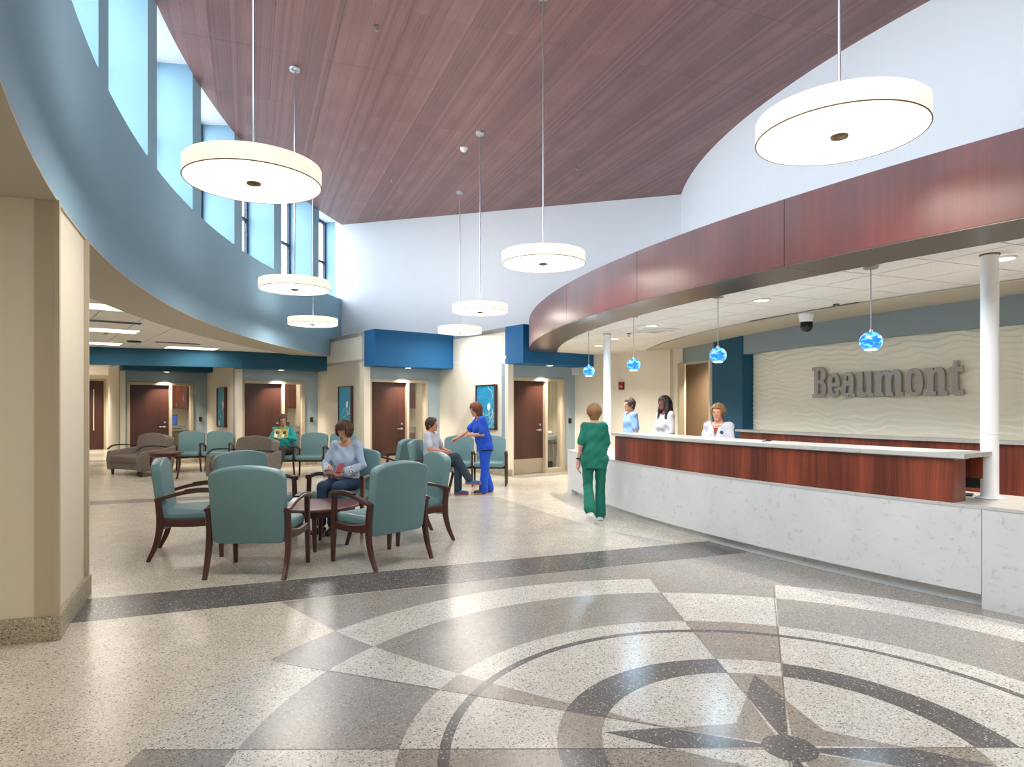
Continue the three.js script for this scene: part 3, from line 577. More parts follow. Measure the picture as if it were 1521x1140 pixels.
{ // raised lettering
  const font = await new FontLoader().loadAsync('fonts/droid/droid_serif_bold.typeface.json');
  const word = 'Beaumont', size = 0.43, glyph = (c) => font.data.glyphs[c].ha * size / font.data.resolution, total = [...word].reduce((s, c) => s + glyph(c), 0), k = 2.17 / total;
  const t = thing('wall_lettering', 'raised grey metal slab lettering mounted on the cream wave wall', 'sign');
  let s = 0;
  for (const ch of word) {
    const w = glyph(ch) * k, a = 18.0 + (s + w / 2) / 11.53 * 180 / Math.PI, [x, d] = arcPoint(11.515, a);
    const g = new TextGeometry(ch, { font, size, depth: 0.028, curveSegments: 10, bevelEnabled: true, bevelSize: 0.009, bevelThickness: 0.003, bevelSegments: 2 });
    g.scale(k, 1, 1).translate(-w / 2, 0, 0);
    const m = part('letter', g, M.letter, t); m.position.set(x, 1.665, -d); m.rotation.y = facing(-Math.cos(rad(a)), -Math.sin(rad(a))); s += w;
  }
}
{ // small red sign on the cream wing
  const p = bayPoint(3, BW - 0.026, 1.43), t = thing('alarm_sign', 'small red sign with white lettering on the cream wing wall', 'sign', p[0], p[1], 2.0, facing(-ba[0], -ba[1]));
  const cv = document.createElement('canvas'); cv.width = 128; cv.height = 128; const x = cv.getContext('2d');
  x.fillStyle = '#8c1f24'; x.fillRect(0, 0, 128, 128); x.fillStyle = '#f0e6e2'; x.font = 'bold 44px sans-serif'; x.textAlign = 'center'; x.fillText('FIRE', 64, 92);
  const tx = new THREE.CanvasTexture(cv); tx.colorSpace = THREE.SRGBColorSpace;
  part('body', rbox(0.15, 0.17, 0.04, 0.008), hex(0x8c1f24, 0.4), t); part('face', new THREE.PlaneGeometry(0.135, 0.15).translate(0, 0, 0.0215), hex(0xffffff, 0.45, { map: tx }), t);
}

// ================================================================ PENDANT LAMPS
const LAMP = 3.28;
function drumPendant(x, d, label) {
  const t = thing('drum_pendant', label, 'pendant lamp', x, d, LAMP, 0, 'large white drum pendants');
  part('shade', lathe([[0.485, -0.07], [0.495, -0.07], [0.495, 0.058], [0.485, 0.058], [0.485, -0.07]], 72), glowing(0xfff1da, 0.52, 0xfaf3e6), t);
  part('diffuser', lathe([[0, -0.066], [0.485, -0.066], [0.485, -0.055], [0, -0.055]], 72), glowing(0xfff8f0, 1.05), t);
  part('top_diffuser', cyl(0.484, 0.484, 0.008, 0, 0.05, 0, 72), glowing(0xfff8f0, 0.8), t);
  part('lower_band', new THREE.TorusGeometry(0.494, 0.004, 6, 72).rotateX(Math.PI / 2).translate(0, -0.068, 0), M.bronze, t);
  part('finial', lathe([[0, -0.085], [0.02, -0.083], [0.05, -0.077], [0.053, -0.066]], 28), M.bronze, t);
  part('rod', cyl(0.0095, 0.0095, TOP - LAMP - 0.05, 0, (TOP - LAMP + 0.05) / 2, 0, 12), M.nickel, t);
  part('ceiling_cup', lathe([[0.0, TOP - LAMP - 0.06], [0.07, TOP - LAMP - 0.055], [0.075, TOP - LAMP - 0.02], [0.075, TOP - LAMP]], 28), M.nickel, t);
  areaLight('pendant_glow', 0xfff7ee, PENDANT_LIGHT, 0.82, 0.82, 0, -0.09, 0, t);
  areaLight('pendant_uplight', 0xfff7ee, PENDANT_LIGHT * 0.4, 0.8, 0.8, 0, 0.085, 0, t).rotation.x = Math.PI / 2;
}
for (const p of [[-1.963, 4.965, 'large white drum pendant in front of the curved window wall, near the wall pier'], [2.06, 4.11, 'large white drum pendant in front of the mahogany canopy'], [0.371, 7.74, 'white drum pendant over the open floor before the far wall'], [-0.567, 11.62, 'white drum pendant with the longer rod, over the nurse in blue'], [-1.183, 14.8, 'smallest looking white drum pendant close to the blue bulkhead'], [-3.13, 9.41, 'white drum pendant beside the window piers, over the ring of chairs'], [-4.07, 13.35, 'white drum pendant at the far end of the window piers'], [3.2, 0.6, 'white drum pendant over the unseen near end of the lobby']]) drumPendant(...p);

// small blue glass globes along the counter
{
  const w = 256, a = noiseField(w, 9, 7), b = noiseField(w, 26, 16);
  TEX.globe = texture(w, w, (x, y) => { const k = 0.6 * a(x, y) + 0.4 * b(x, y), s = Math.max(0, Math.min(1, (k - 0.32) * 2.6)); return [30 + 150 * s * s, 110 + 120 * s, 214 + 38 * s]; }, 1, 1);
}
const globeGlass = new THREE.MeshPhysicalMaterial({ map: TEX.globe, roughness: 0.12, emissive: 0xffffff, emissiveMap: TEX.globe, emissiveIntensity: 0.6, clearcoat: 0.6 });
for (const [x, d, label] of [[1.22, 10.36, 'blue glass globe pendant beside the far column'], [1.65, 8.85, 'blue glass globe pendant over the middle of the counter, near the red sign'], [2.29, 7.26, 'blue glass globe pendant before the teal pier'], [3.16, 5.75, 'blue glass globe pendant before the wave wall']]) {
  const t = thing('globe_pendant', label, 'pendant lamp', x, d, 2.09, 0, 'blue glass globes over the counter'), R = 0.094, pts = [];
  for (let k = 0; k <= 24; k++) { const q = rad(-58 + 142 * k / 24); pts.push([R * Math.cos(q), R * 0.94 * Math.sin(q)]); }
  part('globe', lathe(pts, 40), globeGlass, t); part('opening', cyl(R * 0.5, R * 0.5, 0.004, 0, -R * 0.8, 0, 28), glowing(0xfff4ee, 2.2), t);
  part('socket', cyl(0.012, 0.02, 0.03, 0, R * 0.96, 0, 16), M.nickel, t); part('rod', cyl(0.0045, 0.0045, 0.56, 0, R + 0.28, 0, 8), M.nickel, t); part('ceiling_cup', cyl(0.06, 0.06, 0.018, 0, 0.65, 0, 24), M.nickel, t);
  const l = new THREE.PointLight(0xbfe6ff, 0.9, 0, 2); l.name = 'globe_light'; l.position.y = -R - 0.02; l.castShadow = true; t.add(l);
}
// ================================================================ FRAMED PRINTS
function artTexture(seed) {
  const cv = document.createElement('canvas'); cv.width = 256; cv.height = 448; const x = cv.getContext('2d'); seedState = seed;
  x.fillStyle = '#0f93bd'; x.fillRect(0, 0, 256, 448);
  for (let i = 0; i < 40; i++) { x.fillStyle = `rgba(${20 + rnd() * 30},${120 + rnd() * 50},${160 + rnd() * 40},0.25)`; x.beginPath(); x.ellipse(rnd() * 256, rnd() * 448, 20 + rnd() * 60, 20 + rnd() * 70, rnd() * 3, 0, 7); x.fill(); }
  x.strokeStyle = '#e6ece6';
  for (let i = 0; i < 11; i++) { x.lineWidth = 1 + rnd() * 3.2; let px = rnd() * 256, py = rnd() * 448, a = rnd() * 6.3; x.beginPath(); x.moveTo(px, py); for (let k = 0; k < 14; k++) { a += (rnd() - 0.5) * 1.1; px += Math.cos(a) * 17; py += Math.sin(a) * 17; x.lineTo(px, py); } x.stroke(); }
  x.fillStyle = '#f0efe6';
  for (const [cx, cy, rx, ry] of [[150 + rnd() * 40, 190 + rnd() * 40, 22, 38], [40 + rnd() * 20, 410, 24, 34]]) { x.beginPath(); x.ellipse(cx, cy, rx, ry, 0.1, 0, 7); x.fill(); x.lineWidth = 5; x.beginPath(); x.moveTo(cx, cy + ry); x.quadraticCurveTo(cx - 4, cy + 80, cx + 20, cy + 120); x.quadraticCurveTo(cx + 70, cy + 90, cx + 44, cy + 20); x.stroke(); }
  const t = new THREE.CanvasTexture(cv); t.colorSpace = THREE.SRGBColorSpace; return t;
}
for (const [i, z, label, seed] of [[0, 1.6, 'teal botanical print in a mahogany frame on the wing wall between the first two doors', 11], [1, 1.78, 'teal botanical print in a mahogany frame behind the seated woman', 23], [2, 1.98, 'teal botanical print with a white flower, behind the nurse in blue', 37]]) {
  const p = bayPoint(i, BW - 0.02, z), t = thing('framed_print', label, 'picture', p[0], p[1], 1.53, facing(-ba[0], -ba[1]), 'botanical prints on the wing walls');
  const w = 0.74, h = 1.0, b = 0.025;
  part('frame', merge([box(w, b, 0.07, 0, h / 2, 0.02), box(w, b, 0.07, 0, -h / 2, 0.02), box(b, h + b, 0.07, w / 2, 0, 0.02), box(b, h + b, 0.07, -w / 2, 0, 0.02)]), M.chairWood, t);
  part('print', box(w - b, h - b, 0.03, 0, 0, 0.015), M.white2, t);
  part('artwork', new THREE.PlaneGeometry(w - b, h - b).translate(0, 0, 0.032), hex(0xffffff, 0.5, { map: artTexture(seed) }), t);
}
// ================================================================ THINGS INSIDE THE EXAM ROOMS
const inRoom = (i, name, label, cat) => bayGroup(i, thing(name, label, cat));
for (const i of [0, 1, 2]) {
  const c = inRoom(i, 'wall_cabinet', `mahogany wall cabinet inside the exam room ${bayNames[i]}`, 'cabinet'), w = 0.72;
  const shell = new THREE.Group(); // built along the wall, then turned onto the side wall in the two rooms seen at a slant
  const onSide = (g) => (i ? g.rotateY(-Math.PI / 2).translate(2.035, 0, i === 1 ? -1.85 : -1.55) : g.translate(1.64, 0, -2.24));
  part('body', onSide(box(w, 0.8, 0.3, 0, 1.9, 0.15)), M.panelWood, c);
  for (const s of [-1, 1]) { const dr = part('door', onSide(rbox(w / 2 - 0.01, 0.78, 0.02, 0.004, s * w * 0.25, 1.9, 0.31)), M.panelWood, c); part('handle', onSide(cyl(0.006, 0.006, 0.1, s * 0.05, 1.6, 0.33, 8)), M.nickel, dr); }
  const b = inRoom(i, 'base_cabinet', `low cabinet with pale worktop inside the exam room ${bayNames[i]}`, 'cabinet'), bw = i ? 1.0 : 0.85, at2 = (g) => (i ? g.rotateY(-Math.PI / 2).translate(2.035, 0, -1.7) : g.translate(1.58, 0, -2.24));
  part('body', at2(box(bw, 0.84, 0.5, 0, 0.42, 0.26)), hex(0x8d8774, 0.6), b); part('worktop', at2(rbox(bw + 0.02, 0.04, 0.54, 0.008, 0, 0.86, 0.28)), M.solidTop, b); part('backsplash', at2(box(bw, 0.12, 0.02, 0, 0.94, 0.015)), M.solidTop, b);
}
{ const t = inRoom(0, 'computer_monitor', 'small blue-lit monitor on the exam room worktop beside the corridor', 'monitor'); part('screen', rbox(0.36, 0.3, 0.03, 0.006, 1.52, 1.16, -1.86), M.black, t); part('display', new THREE.PlaneGeometry(0.33, 0.27).translate(1.52, 1.16, -1.843), glowing(0x4a6ac0, 0.5, 0x203060), t); part('stand', box(0.06, 0.12, 0.05, 1.52, 0.945, -1.88), M.black, t);
  const k = inRoom(0, 'keyboard', 'black keyboard on the exam room worktop beside the corridor', 'keyboard'); part('body', rbox(0.4, 0.02, 0.14, 0.005, 1.6, 0.892, -1.77), M.black, k); part('keys', box(0.38, 0.008, 0.12, 1.6, 0.904, -1.77), hex(0x3a3c40, 0.6), k); }
{ const t = inRoom(1, 'storage_box', 'brown carton on the worktop behind the reading man', 'box'); part('body', box(0.2, 0.21, 0.25, 1.78, 0.987, -1.7), hex(0x77624c, 0.8), t); part('lid', box(0.21, 0.03, 0.26, 1.78, 1.1, -1.7), hex(0x6a5642, 0.8), t); }
{ const t = inRoom(2, 'waste_bin', 'grey step bin inside the exam room between the two prints', 'bin'); part('body', rbox(0.3, 0.5, 0.28, 0.02, 1.72, 0.25, -0.9), hex(0x6a6460, 0.5), t); part('lid', rbox(0.31, 0.04, 0.29, 0.01, 1.72, 0.52, -0.9), hex(0x55504c, 0.5), t); }
{ // bay 4: curtain and bed
  const c = inRoom(3, 'privacy_curtain', 'pale patterned privacy curtain behind the sidelight beside the reception', 'curtain'), pos = [], idx = [], n = 90;
  for (let k = 0; k <= n; k++) for (const y of [0.35, 2.3]) pos.push(2.0 + 0.03 * Math.sin(k * 0.85), y, -0.32 - 1.6 * k / n);
  for (let k = 0; k < n; k++) idx.push(k * 2, k * 2 + 2, k * 2 + 1, k * 2 + 1, k * 2 + 2, k * 2 + 3);
  const g = new THREE.BufferGeometry(); g.setAttribute('position', new THREE.Float32BufferAttribute(pos, 3)); g.setIndex(idx); g.computeVertexNormals();
  part('cloth', g, hex(0xcfc7a8, 0.9, { side: THREE.DoubleSide }), c); part('track', box(0.03, 0.03, 1.7, 2.0, 2.32, -1.1), M.nickel, c);
  const b = inRoom(3, 'hospital_bed', 'grey exam bed with white sheet behind the sidelight', 'bed');
  part('mattress', rbox(0.5, 0.14, 1.3, 0.04, 1.68, 0.78, -1.15), hex(0x8e97a2, 0.7), b); part('sheet', rbox(0.46, 0.1, 1.0, 0.045, 1.68, 0.9, -1.15), M.white2, b); part('frame', box(0.48, 0.06, 1.26, 1.68, 0.66, -1.15), M.black, b);
  for (const [x, z] of [[1.5, -0.6], [1.88, -0.6], [1.5, -1.7], [1.88, -1.7]]) part('leg', cyl(0.018, 0.018, 0.64, x, 0.33, z, 10), M.nickel, b);
  const s = inRoom(3, 'equipment_case', 'dark equipment case on the floor under the exam bed', 'case'); part('body', rbox(0.36, 0.2, 0.26, 0.02, 1.7, 0.11, -0.75), M.black, s); part('handle', new THREE.TorusGeometry(0.07, 0.012, 6, 16, Math.PI).translate(1.7, 0.21, -0.75), M.black, s);
}

// ================================================================ WAITING FURNITURE
// a padded panel with an arched top, leaning back; local: bottom at y0, faces +z
function padBack(w, h, arch, thick, lean, y0, z0) {
  const s = new THREE.Shape(), x = w / 2 - 0.025, r = 0.05, b = 0.022;
  s.moveTo(-x + r, b); s.lineTo(x - r, b); s.quadraticCurveTo(x, b, x, b + r); s.lineTo(x + 0.008, h - arch - r); s.quadraticCurveTo(x + 0.008, h - arch - 0.01, x - r * 0.8, h - arch + 0.004);
  s.quadraticCurveTo(0, h + arch * 0.75, -x + r * 0.8, h - arch + 0.004); s.quadraticCurveTo(-x - 0.008, h - arch - 0.01, -x - 0.008, h - arch - r); s.lineTo(-x, b + r); s.quadraticCurveTo(-x, b, -x + r, b);
  const g = new THREE.ExtrudeGeometry(s, { depth: thick - 2 * b, bevelEnabled: true, bevelSize: b, bevelThickness: b, bevelSegments: 4, curveSegments: 14, steps: 1 });
  g.translate(0, 0, -(thick - 2 * b) / 2).rotateX(-lean).translate(0, y0, z0);
  return metreUV(BGU.toCreasedNormals(g, 0.7));
}
const W = M.chairWood;
function makeArmchair() {
  const t = thing('guest_armchair', '', 'chair');
  part('seat', rbox(0.64, 0.11, 0.6, 0.045, 0, 0.425, 0.035, 4), M.vinyl, t);
  part('backrest', padBack(0.66, 0.68, 0.045, 0.1, 0.13, 0.3, -0.2), M.vinyl, t);
  part('piping', sweep([[-0.3, 0.385, 0.335], [0, 0.385, 0.338], [0.3, 0.385, 0.335]], [[0.008, 0.008], [0.008, 0.008]], [0, 1, 0], 2), M.vinyl, t);
  for (const s of [-1, 1]) {
    const x = s * 0.352;
    part('leg', sweep([[x, 0, 0.315], [x, 0.3, 0.305], [x, 0.655, 0.285]], [[0.038, 0.038], [0.044, 0.06], [0.044, 0.058]]), W, t);
    part('leg', sweep([[x * 0.985, 0, -0.345], [x, 0.16, -0.275], [x, 0.36, -0.238], [x, 0.62, -0.262]], [[0.038, 0.036], [0.044, 0.052], [0.044, 0.068], [0.044, 0.05]], [1, 0, 0], 14), W, t);
    part('side_rail', sweep([[x, 0.385, -0.24], [x, 0.355, 0.03], [x, 0.365, 0.29]], [[0.034, 0.085], [0.034, 0.068], [0.034, 0.075]]), W, t);
    const arm = part('arm', sweep([[x, 0.595, -0.285], [x, 0.655, -0.07], [x, 0.68, 0.13], [x, 0.662, 0.325]], [[0.056, 0.032], [0.058, 0.036], [0.06, 0.04], [0.058, 0.042]], [1, 0, 0], 16), W, t);
    part('arm_cap', sweep([[x, 0.688, -0.02], [x, 0.7, 0.13], [x, 0.683, 0.325]], [[0.05, 0.012], [0.052, 0.012], [0.048, 0.012]], [1, 0, 0], 10), M.black, arm);
  }
  part('front_rail', box(0.68, 0.06, 0.026, 0, 0.355, 0.292), W, t); part('rear_rail', box(0.68, 0.06, 0.026, 0, 0.375, -0.225), W, t);
  return t;
}
const chair0 = makeArmchair(); let firstChair = true;
function armchair(x, d, fx, fd, label) {
  const c = firstChair ? chair0 : chair0.clone(); if (!firstChair) { c.name = numbered('guest_armchair'); scene.add(c); } firstChair = false;
  c.position.set(x, 0, -d); c.rotation.set(0, facing(fx, fd), 0); c.userData = { label, category: 'chair', group: 'wide teal armchairs round the low table' }; return c;
}
armchair(-2.34, 6.05, 0, 1, 'wide teal armchair with its back to the dark floor band, facing the seated woman');
armchair(-1.29, 6.48, -0.77, 0.64, 'wide teal armchair at an angle by the dark floor band, back to the compass rose');
armchair(-3.35, 6.82, 0.94, 0.344, 'wide teal armchair seen from its side, nearest the wall pier');
armchair(-3.05, 7.72, 0.8, -0.6, 'wide teal armchair between the low table and the tweed loveseat');
armchair(-2.08, 8.2, -0.2, -0.98, 'wide teal armchair in which the woman with the phone sits');
armchair(-1.13, 7.57, -0.885, -0.465, 'wide teal armchair on the open floor, closest to the man in the grey shirt');
function roundTable(x, d, r, h, label) {
  const t = thing('round_table', label, 'table', x, d, 0, 0.5);
  part('tabletop', lathe([[0, h], [r - 0.012, h], [r, h - 0.008], [r, h - 0.028], [r - 0.02, h - 0.035], [0, h - 0.035]].reverse(), 56), new THREE.MeshPhysicalMaterial({ color: 0x6a3f3a, roughness: 0.28, clearcoat: 0.4, clearcoatRoughness: 0.2 }), t);
  part('apron', lathe([[r - 0.06, h - 0.035], [r - 0.06, h - 0.1], [r - 0.085, h - 0.1], [r - 0.085, h - 0.035]].reverse(), 56), W, t);
  for (let k = 0; k < 4; k++) { const a = k * Math.PI / 2 + 0.3, q = r - 0.075, u = r - 0.11; part('leg', sweep([[u * Math.cos(a) * 0.93, 0, u * Math.sin(a) * 0.93], [q * Math.cos(a), h * 0.5, q * Math.sin(a)], [q * Math.cos(a), h - 0.04, q * Math.sin(a)]], [[0.035, 0.035], [0.048, 0.048], [0.055, 0.055]]), W, t); }
}
roundTable(-2.12, 7.12, 0.44, 0.46, 'low round mahogany table in the middle of the teal armchairs');
roundTable(-7.35, 13.85, 0.35, 0.58, 'round mahogany side table beside the first tweed loveseat');

// joined seating: n seats in a row on V legs
function tandem(x, d, fx, fd, n, label, startArm = true) {
  const t = thing('tandem_seat', label, 'seating', x, d, 0, facing(fx, fd), 'joined teal seating in the waiting area'), p = 0.64;
  const arm = (ax) => {
    const a = part('arm', merge([sweep([[ax, 0.58, -0.25], [ax, 0.63, -0.05], [ax, 0.655, 0.12], [ax, 0.64, 0.27]], [[0.045, 0.03], [0.05, 0.034], [0.046, 0.034]]), sweep([[ax, 0.36, 0.25], [ax, 0.5, 0.25], [ax, 0.64, 0.245]], [[0.032, 0.05], [0.032, 0.045]]), sweep([[ax, 0.36, -0.22], [ax, 0.5, -0.225], [ax, 0.6, -0.24]], [[0.032, 0.05], [0.032, 0.045]])]), W, t);
    part('arm_cap', sweep([[ax, 0.668, 0.0], [ax, 0.673, 0.12], [ax, 0.66, 0.265]], [[0.046, 0.01], [0.046, 0.01]]), M.black, a);
  };
  for (let k = 0; k < n; k++) {
    const sx = (k - (n - 1) / 2) * p;
    part('seat', rbox(0.58, 0.1, 0.56, 0.04, sx, 0.425, 0.02, 4), M.vinyl, t); part('backrest', padBack(0.58, 0.58, 0.04, 0.09, 0.18, 0.37, -0.2).translate(sx, 0, 0), M.vinyl, t);
  }
  for (let k = 0; k <= n; k++) {
    const ax = (k - n / 2) * p; arm(ax);
    part('leg', sweep([[ax, 0, 0.18], [ax, 0.36, 0.27]], [[0.034, 0.04], [0.036, 0.05]]), W, t); part('leg', sweep([[ax, 0, -0.2], [ax, 0.36, -0.26]], [[0.034, 0.04], [0.036, 0.05]]), W, t);
  }
  part('beam', box(n * p, 0.05, 0.06, 0, 0.35, 0), M.black, t);
}
tandem(-7.38, 15.6, 0.2, -0.98, 2, 'two joined teal seats beside the round side table');
tandem(-4.42, 14.4, 0.05, -1, 3, 'three joined teal seats, the man with the magazine in one of them');
tandem(-1.4, 11.4, 0.95, -0.3, 1, 'teal seat with mahogany arms holding the man in the grey shirt');
tandem(-2.16, 11.75, -0.96, 0.28, 1, 'teal seat placed back to back with the seat of the man in the grey shirt');
tandem(-0.75, 12.75, -0.05, -1, 2, 'two joined teal seats behind the nurse in blue');
function loveseat(x, d, fx, fd, label) {
  const t = thing('tweed_loveseat', label, 'sofa', x, d, 0, facing(fx, fd), 'tweed loveseats'), w = 1.3;
  part('base', rbox(w - 0.1, 0.16, 0.7, 0.03, 0, 0.22, 0), M.tweed, t);
  part('seat_cushion', rbox(w - 0.28, 0.17, 0.66, 0.055, 0, 0.37, 0.06, 4), M.sofaSeat, t);
  part('backrest', padBack(w - 0.2, 0.62, 0.07, 0.2, 0.22, 0.3, -0.26), M.tweed, t);
  for (const s of [-1, 1]) {
    const ar = new THREE.Shape([[-0.36, 0.14], [0.36, 0.14], [0.385, 0.35], [0.36, 0.52], [-0.1, 0.57], [-0.42, 0.62], [-0.4, 0.3]].map((p) => new THREE.Vector2(...p)));
    const g = new THREE.ExtrudeGeometry(ar, { depth: 0.1, bevelEnabled: true, bevelSize: 0.018, bevelThickness: 0.018, bevelSegments: 3 }); g.translate(0, 0, -0.05).rotateY(-Math.PI / 2).translate(s * (w / 2 - 0.075), 0, 0);
    const side = part('side', metreUV(g), M.tweed, t);
    part('arm_rest', sweep([[s * (w / 2 - 0.075), 0.58, 0.4], [s * (w / 2 - 0.075), 0.655, 0.3], [s * (w / 2 - 0.075), 0.67, 0.05], [s * (w / 2 - 0.075), 0.63, -0.3]], [[0.06, 0.02], [0.06, 0.03], [0.055, 0.024], [0.05, 0.02]], [1, 0, 0], 14), M.black, side);
    for (const z of [0.3, -0.28]) part('leg', sweep([[s * (w / 2 - 0.1), 0, z], [s * (w / 2 - 0.1), 0.14, z]], [[0.04, 0.04], [0.065, 0.065]], [1, 0, 0], 1), W, t);
  }
}
loveseat(-8.42, 14.78, -0.5, -0.87, 'brown tweed loveseat facing the corridor, beside the round side table');
loveseat(-5.45, 13.22, -0.5, -0.87, 'brown tweed loveseat next to the man with the magazine');

// ================================================================ PEOPLE
// Bodies are smooth distance fields over tapered bones, meshed with surface nets. Local axes: +z ahead, +x the person's left.
const V3 = (a) => new THREE.Vector3(...a);
function surface(prims, cell, opts = {}) {
  const lo = [1e9, 1e9, 1e9], hi = [-1e9, -1e9, -1e9], pad = 0.03 + cell * 2;
  for (const p of prims) for (let c = 0; c < 3; c++) { const r = Math.max(p.ra, p.rb) * Math.max(1, ...(p.s ?? [1])); lo[c] = Math.min(lo[c], p.a[c] - r, p.b[c] - r); hi[c] = Math.max(hi[c], p.a[c] + r, p.b[c] + r); }
  const o = lo.map((v) => v - pad), n = hi.map((v, c) => Math.ceil((v + pad - o[c]) / cell) + 1), [nx, ny, nz] = n, F = new Float32Array(nx * ny * nz).fill(0.25), k0 = opts.k ?? 0.03;
  for (const p of prims) {
    const k = p.k ?? k0, s = p.s ?? [1, 1, 1], ab = [0, 1, 2].map((c) => p.b[c] - p.a[c]), L = ab[0] ** 2 + ab[1] ** 2 + ab[2] ** 2 || 1e-9, m = Math.max(p.ra, p.rb) * Math.max(...s) + k + cell * 2, i0 = [], i1 = [];
    for (let c = 0; c < 3; c++) { i0[c] = Math.max(0, Math.floor((Math.min(p.a[c], p.b[c]) - m - o[c]) / cell)); i1[c] = Math.min(n[c] - 1, Math.ceil((Math.max(p.a[c], p.b[c]) + m - o[c]) / cell)); }
    for (let z = i0[2]; z <= i1[2]; z++) for (let y = i0[1]; y <= i1[1]; y++) for (let x = i0[0]; x <= i1[0]; x++) {
      const q = [o[0] + x * cell - p.a[0], o[1] + y * cell - p.a[1], o[2] + z * cell - p.a[2]], t = Math.max(0, Math.min(1, (q[0] * ab[0] + q[1] * ab[1] + q[2] * ab[2]) / L));
      const dx = (q[0] - ab[0] * t) / s[0], dy = (q[1] - ab[1] * t) / s[1], dz = (q[2] - ab[2] * t) / s[2], d = (Math.sqrt(dx * dx + dy * dy + dz * dz) - (p.ra + (p.rb - p.ra) * t)) * Math.min(...s), i = (z * ny + y) * nx + x, f = F[i];
      if (p.cut) { F[i] = Math.max(f, -d); continue; }
      const h = Math.max(0, k - Math.abs(f - d)) / k; F[i] = Math.min(f, d) - h * h * k * 0.25;
    }
  }
  if (opts.clip) for (let z = 0; z < nz; z++) for (let y = 0; y < ny; y++) for (let x = 0; x < nx; x++) { const i = (z * ny + y) * nx + x; F[i] = opts.clip(F[i], o[0] + x * cell, o[1] + y * cell, o[2] + z * cell); }
  const vert = new Int32Array(nx * ny * nz).fill(-1), pos = [], idx = [], E = [[0, 1], [0, 2], [0, 4], [1, 3], [1, 5], [2, 3], [2, 6], [3, 7], [4, 5], [4, 6], [5, 7], [6, 7]];
  const at = (i) => [i, i + 1, i + nx, i + nx + 1, i + nx * ny, i + nx * ny + 1, i + nx * ny + nx, i + nx * ny + nx + 1];
  for (let z = 0; z < nz - 1; z++) for (let y = 0; y < ny - 1; y++) for (let x = 0; x < nx - 1; x++) {
    const i = (z * ny + y) * nx + x, c = at(i); let sx = 0, sy = 0, sz = 0, m = 0;
    for (const [a, b] of E) { const fa = F[c[a]], fb = F[c[b]]; if ((fa < 0) === (fb < 0)) continue; const t = fa / (fa - fb); sx += (a & 1) + ((b & 1) - (a & 1)) * t; sy += (a >> 1 & 1) + ((b >> 1 & 1) - (a >> 1 & 1)) * t; sz += (a >> 2) + ((b >> 2) - (a >> 2)) * t; m++; }
    if (m) { vert[i] = pos.length / 3; pos.push(o[0] + (x + sx / m) * cell, o[1] + (y + sy / m) * cell, o[2] + (z + sz / m) * cell); }
  }
  const quad = (a, b, c, d, f) => { if (a < 0 || b < 0 || c < 0 || d < 0) return; f ? idx.push(a, b, c, a, c, d) : idx.push(a, c, b, a, d, c); };
  for (let z = 1; z < nz - 1; z++) for (let y = 1; y < ny - 1; y++) for (let x = 1; x < nx - 1; x++) {
    const i = (z * ny + y) * nx + x, s = F[i] < 0;
    if (s !== F[i + 1] < 0) quad(vert[i - nx - nx * ny], vert[i - nx * ny], vert[i], vert[i - nx], s);
    if (s !== F[i + nx] < 0) quad(vert[i - 1 - nx * ny], vert[i - 1], vert[i], vert[i - nx * ny], s);
    if (s !== F[i + nx * ny] < 0) quad(vert[i - 1 - nx], vert[i - nx], vert[i], vert[i - 1], s);
  }
  const g = new THREE.BufferGeometry(); g.setAttribute('position', new THREE.Float32BufferAttribute(pos, 3)); g.setIndex(idx); g.computeVertexNormals();
  g.setAttribute('uv', new THREE.Float32BufferAttribute(new Float32Array(pos.length / 3 * 2).map((_, i) => pos[Math.floor(i / 2) * 3 + (i % 2)]), 2));
  return g;
}
const bone = (a, b, ra, rb, more = {}) => ({ a, b, ra, rb, ...more });
const mix = (a, b, t) => a.map((v, i) => v + (b[i] - v) * t);
// a hand: palm and five bent fingers; w wrist, dir along the hand, nrm out of the back of the hand, side +1 when the thumb lies towards dir x nrm
function handBones(w, dir, nrm, side, curl = 0.5) {
  const D = V3(dir).normalize(), N = V3(nrm).addScaledVector(D, -V3(nrm).dot(D)).normalize(), S = new THREE.Vector3().crossVectors(D, N).multiplyScalar(side), p = (d, s, n) => V3(w).addScaledVector(D, d).addScaledVector(S, s).addScaledVector(N, n).toArray(), out = [];
  out.push(bone(p(0, 0, 0), p(0.07, 0.012, 0), 0.024, 0.026, { k: 0.012 }), bone(p(0.01, -0.004, 0), p(0.072, -0.022, 0), 0.022, 0.022, { k: 0.012 }));
  [[0.03, 0.085], [0.01, 0.095], [-0.011, 0.088], [-0.03, 0.07]].forEach(([s, l], i) => {
    const b0 = [0.078, s * 0.95, 0], c1 = curl * 0.9, c2 = curl * 1.9, b1 = [0.078 + l * 0.5 * Math.cos(c1), s, -l * 0.5 * Math.sin(c1)], b2 = [b1[0] + l * 0.5 * Math.cos(c2), s * 1.02, b1[2] - l * 0.5 * Math.sin(c2)], r = 0.0088 - (i === 3 ? 0.0012 : 0);
    out.push(bone(p(...b0), p(...b1), r + 0.0008, r, { k: 0.004 }), bone(p(...b1), p(...b2), r, r - 0.0018, { k: 0.004 }));
  });
  out.push(bone(p(0.02, 0.022, -0.004), p(0.05, 0.05, -0.014), 0.0125, 0.0105, { k: 0.008 }), bone(p(0.05, 0.05, -0.014), p(0.082, 0.052, -0.026), 0.0102, 0.0085, { k: 0.004 }));
  return out;
}
const skinMat = (c) => new THREE.MeshPhysicalMaterial({ color: c, roughness: 0.55, sheen: 0.2 });
const cloth = (c, more = {}) => new THREE.MeshStandardMaterial({ color: c, roughness: 0.85, ...more });
